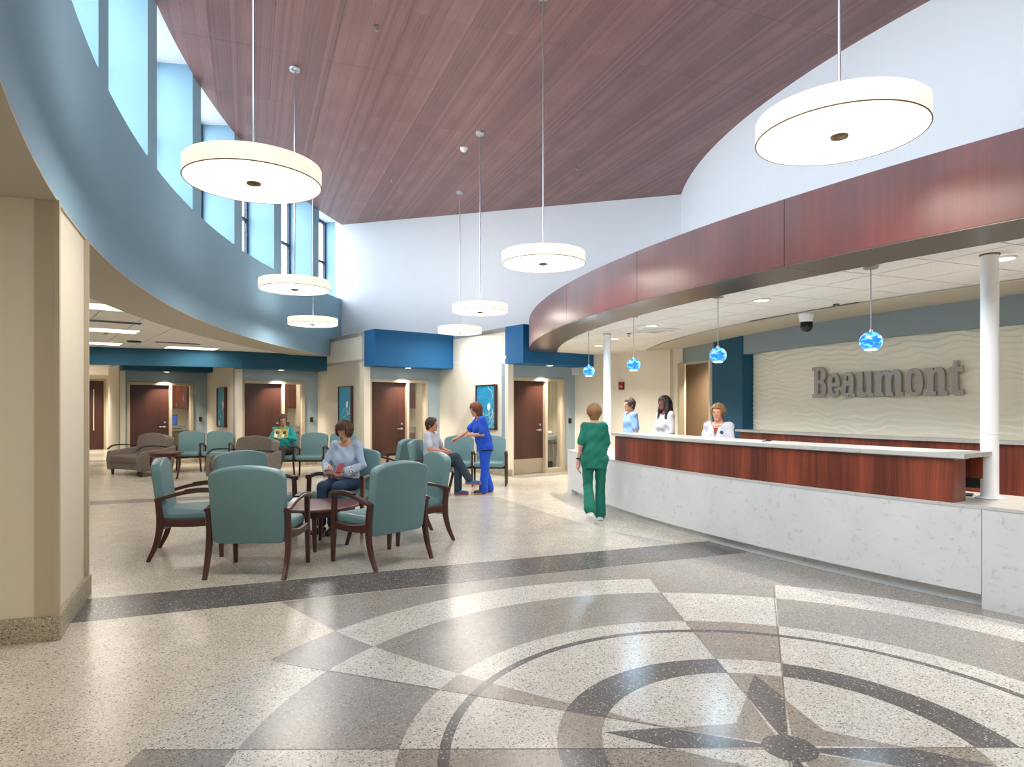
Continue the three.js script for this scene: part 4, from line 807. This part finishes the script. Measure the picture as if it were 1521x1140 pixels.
function person(o) {
  const t = thing('person', o.label, 'person', o.x, o.d, o.y ?? 0, o.turn), J = o.J, K = o.build ?? 1, hasLegs = !o.noLegs;
  const skin = skinMat(o.skin), sh = [mix(J.shL, J.shR, 0.5)][0];
  const low = mix(J.hipL, J.hipR, 0.5), chest = J.chest, neck = J.neck, head = J.head;
  const torso = (e) => [bone(low, mix(low, chest, 0.45), 0.125 * K + e, 0.118 * K + e, { s: [1.18, 1, 0.86], k: 0.05 }), bone(mix(low, chest, 0.45), chest, 0.118 * K + e, 0.128 * K + e, { s: [1.16, 1, 0.82], k: 0.05 }), bone(J.shL, J.shR, 0.05 * K + e * 0.7, 0.05 * K + e * 0.7, { s: [1, 1, 1], k: 0.045 }), bone(chest, mix(chest, neck, 0.6), 0.105 * K + e, 0.07 * K + e * 0.6, { s: [1.15, 1, 0.8], k: 0.05 })].concat(o.bust ? [1, -1].map((s) => { const c = mix(chest, low, 0.12); return bone([c[0] + s * 0.07, c[1], c[2] + 0.07], [c[0] + s * 0.06, c[1] - 0.02, c[2] + 0.085], 0.06 + e * 0.6, 0.055 + e * 0.6, { k: 0.05 }); }) : []).concat(o.belly ? [bone(mix(low, chest, 0.3).map((v, i) => v + (i === 2 ? 0.04 : 0)), mix(low, chest, 0.5).map((v, i) => v + (i === 2 ? 0.04 : 0)), o.belly + e, o.belly + e, { s: [1.1, 1, 0.9], k: 0.06 })] : []);
  const arms = (e, upto = 2, flare = 0) => ['L', 'R'].flatMap((s) => { const S = J['sh' + s], E = J['el' + s], Wr = J['wr' + s]; const end = upto <= 1 ? mix(S, E, upto) : E, list = [bone(S, end, 0.046 * K + e * 0.5, (upto <= 1 ? 0.042 : 0.038) * K + e * 0.6 + (upto <= 1 ? flare * 0.6 : 0), { k: 0.025 })]; if (upto > 1) list.push(bone(E, mix(E, Wr, upto - 1), 0.037 * K + e * 0.6, 0.027 * K + e * 0.6 + flare * 0.7, { k: 0.02 })); return list; });
  const legs = (e, upto = 2, flare = 0) => ['L', 'R'].flatMap((s) => { const H = J['hip' + s], N = J['kn' + s], A = J['an' + s]; return [bone(H, N, 0.088 * K + e, 0.06 * K + e, { k: 0.03 }), bone(N, mix(N, A, upto - 1), 0.058 * K + e, 0.042 * K + e + flare, { k: 0.02 })]; });
  const feet = (e) => ['L', 'R'].flatMap((s) => { const A = J['an' + s], T = J['to' + s]; return [bone([A[0], A[1] - 0.035, A[2]], T, 0.036 + e, 0.026 + e, { k: 0.02 }), bone(A, [A[0], A[1] - 0.045, A[2] - 0.01], 0.036 + e, 0.03 + e, { k: 0.02 })]; });
  // head axes
  const up = V3(o.headUp ?? [0, 1, 0]).normalize(), ah = V3(o.look ?? [0, 0, 1]); ah.addScaledVector(up, -ah.dot(up)).normalize(); const sd = new THREE.Vector3().crossVectors(up, ah);
  const hp = (x, y, z) => V3(head).addScaledVector(sd, x).addScaledVector(up, y).addScaledVector(ah, z).toArray();
  const skull = (e) => [bone(hp(0, 0.035, -0.02), hp(0, 0.03, 0.012), 0.078 + e, 0.076 + e, { k: 0.03 }), bone(hp(0, 0.0, 0.02), hp(0, -0.075, 0.045), 0.064 + e, 0.04 + e, { k: 0.035 })];
  const face = [bone(hp(0, 0.012, 0.083), hp(0, -0.024, 0.1), 0.009, 0.0125, { k: 0.014 }), bone(hp(-0.008, -0.055, 0.083), hp(0.008, -0.055, 0.083), 0.011, 0.011, { k: 0.012 }), bone(hp(-0.004, -0.088, 0.07), hp(0.004, -0.088, 0.07), 0.016, 0.016, { k: 0.02 }), bone(hp(-0.03, 0.03, 0.076), hp(0.03, 0.03, 0.076), 0.011, 0.011, { k: 0.02 })];
  for (const s of [1, -1]) face.push(bone(hp(s * 0.032, 0.008, 0.092), hp(s * 0.03, 0.008, 0.092), 0.014, 0.014, { cut: true }), bone(hp(s * 0.076, 0.005, -0.012), hp(s * 0.078, -0.03, -0.004), 0.013, 0.009, { k: 0.008, s: [1, 1, 1] }));
  const headGeo = surface([...skull(0), bone(hp(0, -0.05, -0.02), mix(neck, hp(0, -0.05, -0.02), 0.15), 0.052, 0.052, { k: 0.02 }), ...face], 0.0065, { k: 0.02 });
  const bodyBones = [...torso(-0.004), ...arms(-0.004), bone(neck, mix(neck, head, 0.6), 0.05, 0.048, { k: 0.03 }), ...(hasLegs ? [...legs(-0.004), ...feet(-0.004)] : [])];
  const parts = [headGeo, surface(bodyBones, 0.014)];
  for (const s of ['L', 'R']) { const h = o['hand' + s]; if (h) parts.push(surface(handBones(J['wr' + s], h.dir, h.nrm, h.side ?? (s === 'L' ? 1 : -1), h.curl), 0.0048, { k: 0.006 })); }
  part('body', merge(parts), skin, t);
  for (const s of [1, -1]) {
    const e = part('eye', new THREE.SphereGeometry(0.0105, 12, 10).translate(...hp(s * 0.031, 0.005, 0.0715)), cloth(0xcdbdb0), t); e.material.roughness = 0.3;
    part('iris', new THREE.SphereGeometry(0.006, 10, 8).translate(...hp(s * 0.031, o.lookDown ? 0.0 : 0.004, 0.0785)), cloth(0x2a1d16), e);
    part('eyebrow', surface([bone(hp(s * 0.018, 0.034, 0.087), hp(s * 0.046, 0.034, 0.076), 0.004, 0.003)], 0.0026, { k: 0.004 }), cloth(o.brow ?? o.hair.color), t);
  }
  part('lips', surface([bone(hp(-0.02, -0.054, 0.087), hp(0.02, -0.054, 0.087), 0.0055, 0.0055, { k: 0.004 }), bone(hp(-0.012, -0.053, 0.092), hp(0.012, -0.053, 0.092), 0.0055, 0.0055, { k: 0.004 })], 0.0032, { k: 0.004 }), skinMat(o.lip ?? 0xa8605a), t);
  // hair
  const hs = o.hair, inv = (x, y, z) => { const q = new THREE.Vector3(x, y, z).sub(V3(head)); return [q.dot(sd), q.dot(up), q.dot(ah)]; };
  const hb = [...skull(hs.thick ?? 0.017).slice(0, 1).map((b) => ({ ...b, k: 0.03 })), bone(hp(0, 0.06, -0.01), hp(0, 0.07, 0.03), 0.07 + (hs.thick ?? 0.017) * 0.6, 0.05 + (hs.thick ?? 0.017) * 0.6, { k: 0.03 })];
  if (hs.kind === 'bob') for (const s of [1, -1]) hb.push(bone(hp(s * 0.07, 0.04, -0.015), hp(s * 0.082, -0.085, 0.0), 0.038, 0.03, { k: 0.03 }), bone(hp(s * 0.04, 0.02, -0.06), hp(s * 0.045, -0.1, -0.06), 0.045, 0.03, { k: 0.03 }), bone(hp(s * 0.03, 0.085, 0.06), hp(s * 0.075, 0.02, 0.055), 0.02, 0.014, { k: 0.02 }));
  else if (hs.kind === 'long') for (const s of [1, -1]) hb.push(bone(hp(s * 0.072, 0.03, 0.0), hp(s * 0.09, -0.12, 0.01), 0.036, 0.04, { k: 0.03 }), bone(hp(s * 0.09, -0.12, 0.01), hp(s * 0.095, -0.25, 0.045), 0.04, 0.022, { k: 0.03 }), bone(hp(s * 0.045, 0.0, -0.07), hp(s * 0.07, -0.25, -0.09), 0.05, 0.045, { k: 0.04 }), bone(hp(s * 0.07, -0.2, -0.09), hp(s * 0.1, -0.34, -0.11), 0.045, 0.015, { k: 0.03 }));
  else hb.push(bone(hp(0, 0.02, -0.04), hp(0, -0.045, -0.045), 0.07 + (hs.thick ?? 0.017) * 0.5, 0.055 + (hs.thick ?? 0.01) * 0.3, { k: 0.02 }), ...[1, -1].map((s) => bone(hp(s * 0.066, 0.03, 0.012), hp(s * 0.068, -0.0, 0.002), 0.02, 0.012, { k: 0.015 })));
  const tuft = hs.tuft ?? 0.006, ff = hs.fringe ?? 0.048;
  part('hair', surface(hb, 0.0075, { k: 0.02, clip: (f, x, y, z) => { const [a, b, c] = inv(x, y, z), n = tuft * (Math.sin(a * 190 + b * 70) * Math.sin(c * 170 + b * 120) + 0.5 * Math.sin(a * 340 + c * 310)); let q = f + n; const fd = Math.max(Math.abs(a) - 0.058, b - ff - 0.35 * Math.abs(a) * (hs.part ?? 0), -(c - 0.028)); if (fd < 0.03) q = Math.max(q, -fd); return q; } }), new THREE.MeshPhysicalMaterial({ color: hs.color, roughness: 0.6, sheen: 0.3 }), t);
  // clothes
  const T = o.top, tp = [...torso(T.e ?? 0.012), ...arms(T.e ?? 0.012, T.sleeve, T.flare ?? 0.006)];
  if (T.hem !== undefined) tp.push(bone(mix(low, chest, 0.3), [low[0], T.hem + 0.02, low[2] + (T.hemZ ?? 0)], 0.13 * K + (T.e ?? 0.012), 0.14 * K + (T.e ?? 0.012), { s: [1.2, 1, 0.86], k: 0.05 }));
  part(T.name ?? 'shirt', surface(tp, 0.011, { clip: (f, x, y, z) => { const wr = 0.0055 * Math.sin(y * 38 + x * 21 + z * 16) * Math.sin(x * 25 - z * 30 + y * 9); let q = f + wr; const nk = Math.hypot(x - neck[0], (y - neck[1] - 0.012) * 0.9, z - neck[2] - 0.035) - (T.neck ?? 0.075); q = Math.max(q, -nk); if (T.v) { const ny = neck[1] - 0.02, vd = Math.max(Math.abs(x - neck[0]) - (y - (ny - T.v)) * (T.vw ?? 0.38), neck[2] - z); if (vd < 0.02) q = Math.max(q, -vd); } if (T.hem !== undefined) q = Math.max(q, T.hem - y); return q; } }), cloth(T.color, T.map ? { map: T.map, color: 0xffffff } : {}), t);
  if (hasLegs) {
    const P = o.pants; part('trousers', surface([...legs(P.e ?? 0.01, P.upto ?? 1.97, P.flare ?? 0.012), bone(J.hipL, J.hipR, 0.105 * K + (P.e ?? 0.01), 0.105 * K + (P.e ?? 0.01), { k: 0.05, s: [1, 1, 0.95] })], 0.012, { clip: (f, x, y, z) => f + 0.003 * Math.sin(y * 42 + x * 30) * Math.sin(z * 33 + y * 11) }), cloth(P.color), t);
    for (const s of ['L', 'R']) {
      const A = J['an' + s], Tt = J['to' + s], dv = V3(Tt).sub(V3(A)).setY(0).normalize(), sh2 = part('shoe', surface([bone([A[0] - dv.x * 0.03, A[1] - 0.04, A[2] - dv.z * 0.03], [Tt[0], Tt[1], Tt[2]], 0.042, 0.034, { k: 0.02 }), bone([A[0], A[1] - (o.slipper ? 0.05 : 0.02), A[2]], [A[0] - dv.x * 0.015, A[1] - 0.045, A[2] - dv.z * 0.015], 0.04, 0.04, { k: 0.02 })], 0.008, {}), cloth(o.shoe, { roughness: 0.5 }), t);
      if (o.sole) { const h = Math.min(A[1] - 0.08, Tt[1] - 0.034); part('sole', surface([bone([A[0] - dv.x * 0.035, A[1] - 0.069, A[2] - dv.z * 0.035], [Tt[0] + dv.x * 0.004, Tt[1] - 0.024, Tt[2] + dv.z * 0.004], 0.042, 0.037, { k: 0.01, s: [1, 0.35, 1] })], 0.007), cloth(o.sole, { roughness: 0.6 }), sh2); }
    }
  }
  t.userData.hp = hp; const api = { t, hp, sd, up, ah }; delete t.userData.hp; return api;
}
const standing = (h = 1) => ({ hipL: [0.085, 0.86 * h, 0], hipR: [-0.085, 0.86 * h, 0], knL: [0.09, 0.47 * h, 0.01], knR: [-0.09, 0.47 * h, 0.01], anL: [0.09, 0.085, -0.02], anR: [-0.09, 0.085, -0.02], toL: [0.105, 0.038, 0.13], toR: [-0.105, 0.038, 0.13], chest: [0, 1.2 * h, 0], neck: [0, 1.385 * h, -0.01], head: [0, 1.51 * h, 0.02], shL: [0.142, 1.33 * h, -0.005], shR: [-0.142, 1.33 * h, -0.005], elL: [0.195, 1.06 * h, -0.01], elR: [-0.195, 1.06 * h, -0.01], wrL: [0.2, 0.83 * h, 0.06], wrR: [-0.2, 0.83 * h, 0.06] });
const seated = () => ({ hipL: [0.09, 0.57, 0], hipR: [-0.09, 0.57, 0], knL: [0.11, 0.55, 0.42], knR: [-0.11, 0.55, 0.42], anL: [0.11, 0.085, 0.4], anR: [-0.11, 0.085, 0.4], toL: [0.13, 0.038, 0.55], toR: [-0.13, 0.038, 0.55], chest: [0, 0.9, -0.03], neck: [0, 1.09, -0.03], head: [0, 1.215, 0.0], shL: [0.155, 1.035, -0.03], shR: [-0.155, 1.035, -0.03], elL: [0.235, 0.78, 0.02], elR: [-0.235, 0.78, 0.02], wrL: [0.09, 0.7, 0.22], wrR: [-0.09, 0.7, 0.22] });
function lace(base) { // pale blue cloth with dark embroidery near cuffs and hem is a separate band, this is the plain weave
  return base;
}
// 1. seated woman with a phone
{
  const J = { ...seated(), wrR: [-0.07, 0.70, 0.27], elR: [-0.24, 0.79, 0.06], wrL: [0.075, 0.69, 0.25], elL: [0.25, 0.79, 0.04], head: [0, 1.205, 0.02] };
  J.knL = [0.1, 0.56, 0.42]; J.knR = [-0.09, 0.56, 0.42]; J.anL = [0.05, 0.09, 0.46]; J.anR = [-0.1, 0.09, 0.44]; J.toL = [0.07, 0.04, 0.6]; J.toR = [-0.13, 0.04, 0.58];
  const p = person({ label: 'seated woman with short brown hair, pale blue blouse and jeans, looking at a phone', x: -2.1, d: 8.22, turn: facing(-0.2, -0.98), J, bust: true, skin: 0xc99a80, build: 0.9, look: [-0.06, -0.28, 0.95], headUp: [0, 0.96, 0.28], lookDown: true, hair: { kind: 'short', color: 0x5a3d2a, thick: 0.026, tuft: 0.012, fringe: 0.06 }, top: { name: 'blouse', color: 0xaec2dc, e: 0.02, sleeve: 1.72, flare: 0.03, hem: 0.6, neck: 0.088 }, pants: { color: 0x27405f, upto: 1.9 }, shoe: 0x15161a, slipper: true, handL: { dir: [-0.8, -0.1, 0.55], nrm: [0.2, -0.6, 0.5], curl: 0.5, side: 1 }, handR: { dir: [0.35, 0.25, 0.75], nrm: [-0.2, -0.8, 0.2], curl: 0.8, side: -1 } });
  // embroidered cuffs and hem
  const lw = 256, la = noiseField(lw, 34, 34), lb = noiseField(lw, 60, 60); const lt = texture(lw, lw, (x, y) => { const k = Math.abs(la(x, y) - 0.5) + 0.4 * Math.abs(lb(x, y) - 0.5) < 0.15 ? 0 : 1; return k ? [206, 214, 226] : [40, 46, 66]; }, 0.3, 0.3);
  for (const s of ['L', 'R']) part('cuff', surface([bone(mix(J['el' + s], J['wr' + s], 0.28), mix(J['el' + s], J['wr' + s], 0.74), 0.052, 0.066, { k: 0.02 })], 0.008), cloth(0xffffff, { map: lt }), p.t);
  part('hem_band', surface([bone([0, 0.655, 0.02], [0, 0.68, 0.02], 0.15, 0.145, { s: [1.22, 1, 0.96] })], 0.01, { clip: (f, x, y) => Math.max(f, Math.abs(y - 0.655) - 0.035) }), cloth(0xffffff, { map: lt }), p.t);
}
// 2. man reading a magazine
{
  const J = { ...seated(), head: [0, 1.24, 0.04], neck: [0, 1.11, -0.02], wrR: [-0.06, 0.86, 0.3], wrL: [0.12, 0.88, 0.28], elR: [-0.25, 0.83, 0.06], elL: [0.26, 0.83, 0.06], knL: [0.08, 0.62, 0.4], knR: [-0.06, 0.57, 0.42], anL: [-0.22, 0.5, 0.46], anR: [-0.06, 0.085, 0.4], toL: [-0.33, 0.47, 0.52], toR: [-0.06, 0.038, 0.56] };
  J.anL = [0.02, 0.23, 0.62]; J.toL = [0.03, 0.19, 0.78];
  person({ label: 'seated man with grey hair and teal shirt reading a magazine, legs crossed', x: -5.06, d: 14.44, turn: facing(0.12, -0.99), J, skin: 0xc68e6c, build: 1.08, belly: 0.11, look: [0.3, -0.3, 0.9], headUp: [0, 0.96, 0.26], lookDown: true, hair: { kind: 'short', color: 0x4c4038, thick: 0.012, tuft: 0.003, fringe: 0.06 }, top: { color: 0x22a09a, e: 0.014, sleeve: 1.85, flare: 0.01 }, pants: { color: 0x3a3733 }, shoe: 0x2f2a26, sole: 0x1c1a18, handL: { dir: [-0.2, 0.5, 0.5], nrm: [0.9, 0, 0.2], curl: 0.9, side: 1 }, handR: { dir: [0.2, 0.5, 0.5], nrm: [-0.9, 0, 0.2], curl: 0.9, side: -1 } });
}
// 3. man in the grey polo shirt, legs crossed
{
  const J = { ...seated(), chest: [0, 0.9, -0.05], neck: [0, 1.09, -0.06], head: [0, 1.21, -0.03], wrR: [-0.02, 0.74, 0.27], wrL: [0.05, 0.75, 0.26], elR: [-0.24, 0.79, 0.05], elL: [0.24, 0.79, 0.05], knR: [-0.02, 0.66, 0.44], knL: [0.07, 0.55, 0.44], anL: [0.07, 0.085, 0.44], toL: [0.08, 0.038, 0.6], anR: [0.05, 0.27, 0.66], toR: [0.08, 0.22, 0.83] };
  person({ label: 'seated man with dark hair, pale grey polo shirt and jeans, turned to the nurse', x: -1.38, d: 11.42, turn: facing(0.95, -0.3), J, skin: 0xc58a6e, build: 1.05, look: [0.12, 0.22, 0.95], headUp: [0, 0.98, -0.1], hair: { kind: 'short', color: 0x33241a, thick: 0.014, tuft: 0.004, fringe: 0.058 }, top: { name: 'polo_shirt', color: 0xb9bfcc, e: 0.016, sleeve: 0.72, flare: 0.018, neck: 0.07, hem: 0.6 }, pants: { color: 0x2b3b4c }, shoe: 0x2a5a8c, sole: 0xc8503c, handL: { dir: [-0.7, -0.1, 0.5], nrm: [0, 0.3, 0.9], curl: 0.7, side: 1 }, handR: { dir: [0.7, -0.05, 0.5], nrm: [0, 0.4, 0.9], curl: 0.7, side: -1 } });
}
// 4. nurse in blue scrubs leaning to the man
{
  const J = { ...standing(0.985), chest: [0, 1.18, 0.05], neck: [0, 1.36, 0.085], head: [0, 1.475, 0.14], shL: [0.155, 1.3, 0.07], shR: [-0.155, 1.3, 0.07], elR: [-0.22, 1.1, 0.22], wrR: [-0.14, 0.97, 0.45], elL: [0.23, 1.05, 0.08], wrL: [0.06, 1.03, 0.26], hipL: [0.085, 0.84, -0.03], hipR: [-0.085, 0.84, -0.03], knL: [0.09, 0.46, 0.0], knR: [-0.09, 0.46, -0.03], anR: [-0.1, 0.085, -0.13], toR: [-0.12, 0.038, 0.02], anL: [0.1, 0.085, 0.03], toL: [0.12, 0.038, 0.18] };
  const p = person({ label: 'standing nurse in bright blue scrubs with chin length auburn hair, reaching to the seated man', x: -0.5, d: 11.55, turn: facing(-0.96, -0.28), J, bust: true, belly: 0.1, skin: 0xc99078, build: 1.0, look: [0.1, -0.22, 0.95], headUp: [0, 0.97, 0.18], hair: { kind: 'bob', color: 0x6b351c, thick: 0.02, tuft: 0.004, fringe: 0.05 }, top: { name: 'scrub_top', color: 0x1a50c4, v: 0.13, e: 0.018, sleeve: 0.82, flare: 0.022, hem: 0.74, neck: 0.09 }, pants: { color: 0x1a50c4, e: 0.01, flare: 0.026, upto: 2.02 }, shoe: 0x3a3a3c, sole: 0xb98f78, handR: { dir: [0.1, -0.4, 0.85], nrm: [-0.6, 0.7, 0.1], curl: 0.45, side: -1 }, handL: { dir: [-0.7, 0.05, 0.55], nrm: [0.3, 0.3, 0.8], curl: 0.8, side: 1 } });
  part('waist_band', surface([bone([-0.085, 0.84, -0.03], [0.085, 0.84, -0.03], 0.142, 0.142, { s: [1, 1, 0.95] })], 0.01, { clip: (f, x, y) => Math.max(f, Math.abs(y - 0.765) - 0.012) }), cloth(0x10182a), p.t);
}
// 5. nurse in green scrubs walking along the counter, seen from behind
{
  const J = { ...standing(0.955), anL: [0.08, 0.2, -0.3], knL: [0.085, 0.46, 0.03], toL: [0.085, 0.09, -0.2], anR: [-0.08, 0.085, 0.06], toR: [-0.085, 0.038, 0.2], knR: [-0.085, 0.46, 0.06], elL: [0.185, 1.01, -0.05], wrL: [0.215, 0.78, 0.01], elR: [-0.17, 1.0, 0.03], wrR: [-0.14, 0.82, 0.17], shL: [0.128, 1.265, -0.005], shR: [-0.128, 1.265, -0.005], head: [0, 1.43, 0.03] };
  const p = person({ label: 'walking nurse in green scrubs with short light brown hair, seen from behind beside the counter', x: 1.1, d: 8.72, turn: facing(0.05, 1), J, skin: 0xcf9a86, build: 0.86, hair: { kind: 'short', color: 0x86603a, thick: 0.02, tuft: 0.008, fringe: 0.05 }, top: { name: 'scrub_top', color: 0x0c6a58, e: 0.014, sleeve: 0.85, flare: 0.018, hem: 0.7, neck: 0.08 }, pants: { color: 0x0c6a58, e: 0.012, flare: 0.03, upto: 2.0 }, shoe: 0xe8e8ea, sole: 0xf2f2f2, handL: { dir: [0.05, -1, 0.15], nrm: [0.9, 0, 0], curl: 0.4, side: 1 }, handR: { dir: [0.05, -0.9, 0.4], nrm: [-0.9, 0, 0], curl: 0.4, side: -1 } });
  part('wristband', surface([bone([0.21, 0.84, 0.0], [0.212, 0.82, 0.002], 0.034, 0.034)], 0.006, { clip: (f, x, y) => Math.max(f, Math.abs(y - 0.83) - 0.009) }), cloth(0x15171a), p.t);
}
// 6. man in light blue shirt behind the far end of the counter
person({ label: 'dark haired man in a light blue shirt behind the far counter end', x: 2.16, d: 11.9, turn: facing(-0.95, -0.3), J: standing(1.035), skin: 0xc08a70, build: 1.0, hair: { kind: 'short', color: 0x3b3230, thick: 0.012, tuft: 0.003, fringe: 0.06 }, top: { color: 0x7fa6dc, e: 0.016, sleeve: 0.8, flare: 0.02, hem: 0.8 }, pants: { color: 0x39465c }, shoe: 0x222222, handL: { dir: [0, -1, 0.2], nrm: [1, 0, 0], curl: 0.4 }, handR: { dir: [0, -1, 0.2], nrm: [-1, 0, 0], curl: 0.4 } });
// 7. woman with long black hair in a white top
person({ label: 'woman with long black hair and a white long sleeved top behind the counter', x: 2.58, d: 11.0, turn: facing(-0.9, -0.45), J: { ...standing(1.05), wrL: [0.15, 1.0, 0.24], elL: [0.2, 1.1, 0.02], wrR: [-0.12, 1.0, 0.26], elR: [-0.2, 1.1, 0.03] }, bust: true, skin: 0x6b4030, lip: 0x7a3a34, build: 0.9, hair: { kind: 'long', color: 0x12100f, thick: 0.018, tuft: 0.003, fringe: 0.05 }, top: { color: 0xb8b9c2, e: 0.016, sleeve: 1.9, flare: 0.012, hem: 0.8, neck: 0.08 }, pants: { color: 0x26262c }, shoe: 0x1a1a1a, handL: { dir: [-0.4, -0.2, 0.8], nrm: [0, 1, 0], curl: 0.4 }, handR: { dir: [0.4, -0.2, 0.8], nrm: [0, 1, 0], curl: 0.4, side: -1 } });
// 8. smiling woman in the white jacket
{
  const J = { ...standing(0.95), elL: [0.21, 1.0, 0.04], elR: [-0.21, 1.0, 0.04], wrL: [0.12, 0.97, 0.26], wrR: [-0.1, 0.97, 0.27], shL: [0.148, 1.255, -0.005], shR: [-0.148, 1.255, -0.005] };
  const p = person({ label: 'smiling woman with short golden hair in a white jacket behind the counter', x: 2.86, d: 9.05, turn: facing(-0.62, -0.78), J, bust: true, skin: 0xc98d70, build: 0.96, look: [0.12, -0.12, 1], hair: { kind: 'short', color: 0x86643f, thick: 0.018, tuft: 0.009, fringe: 0.066 }, top: { name: 'jacket', color: 0xb9bbc6, v: 0.2, vw: 0.26, e: 0.02, sleeve: 1.85, flare: 0.014, hem: 0.75, neck: 0.095 }, pants: { color: 0x30343e }, shoe: 0x1a1a1a, handL: { dir: [-0.5, -0.1, 0.7], nrm: [0, 1, 0.2], curl: 0.4 }, handR: { dir: [0.5, -0.1, 0.7], nrm: [0, 1, 0.2], curl: 0.4, side: -1 } });
  part('shirt', surface([bone([0, 1.21, 0.0], [0, 1.05, 0.02], 0.115, 0.125, { s: [0.8, 1, 0.82] })], 0.009, { clip: (f, x, y) => Math.max(f, y - 1.235) }), cloth(0x8c4632), p.t);
  part('badge', cyl(0.026, 0.026, 0.008, 0, 0, 0, 20).rotateX(Math.PI / 2 - 0.2).translate(0.09, 1.17, 0.122), cloth(0x2b3a58), p.t);
  const nk = []; for (let k = 0; k < 17; k++) { const a = Math.PI * (0.12 + 0.76 * k / 16); nk.push(new THREE.SphereGeometry(0.0055, 8, 6).translate(Math.cos(a) * 0.062, 1.295 - Math.sin(a) * 0.03, 0.03 + Math.sin(a) * 0.045)); }
  part('necklace', merge(nk), cloth(0xefe8dc, { roughness: 0.3 }), p.t);
}
// things held
{
  const t = thing('phone', 'red cased phone in the hands of the seated woman', 'phone', -2.13, 7.93, 0.745, facing(-0.2, -0.98)); const g = new THREE.Group();
  part('case', rbox(0.072, 0.14, 0.012, 0.005), hex(0xa01f2a, 0.4), t); part('screen', box(0.062, 0.125, 0.002, 0, 0, -0.007), M.blackGloss, t); t.rotation.x = -0.7; t.position.set(-2.09, 0.775, -7.925); t.rotation.order = 'YXZ';
  const m = thing('magazine', 'open magazine held by the man in the teal shirt', 'magazine', -4.98, 14.1, 0.95, facing(0.12, -0.99)); m.rotation.order = 'YXZ'; m.rotation.x = -0.5;
  const cv = document.createElement('canvas'); cv.width = cv.height = 128; const x = cv.getContext('2d'); x.fillStyle = '#b9a24c'; x.fillRect(0, 0, 128, 128); x.fillStyle = '#e9e6da'; x.fillRect(12, 60, 50, 58); x.fillStyle = '#2c3238'; x.fillRect(30, 34, 60, 40); x.fillStyle = '#7d8f4a'; x.fillRect(70, 80, 48, 36);
  const tx = new THREE.CanvasTexture(cv); tx.colorSpace = THREE.SRGBColorSpace;
  for (const s of [-1, 1]) { const pg = part('page', box(0.15, 0.22, 0.006, s * 0.074, 0, 0), hex(0xe8e4da, 0.7), m); pg.rotation.y = s * -0.22; const c = part('cover', new THREE.PlaneGeometry(0.148, 0.218).translate(s * 0.074, 0, 0.0045), hex(0xffffff, 0.4, { map: tx }), pg); }
  m.children.forEach((c) => { c.rotation.y *= 1; });
}

scene.traverse((o) => { if (o.isMesh) { o.castShadow = true; o.receiveShadow = true; } });
renderer.render(scene, camera);
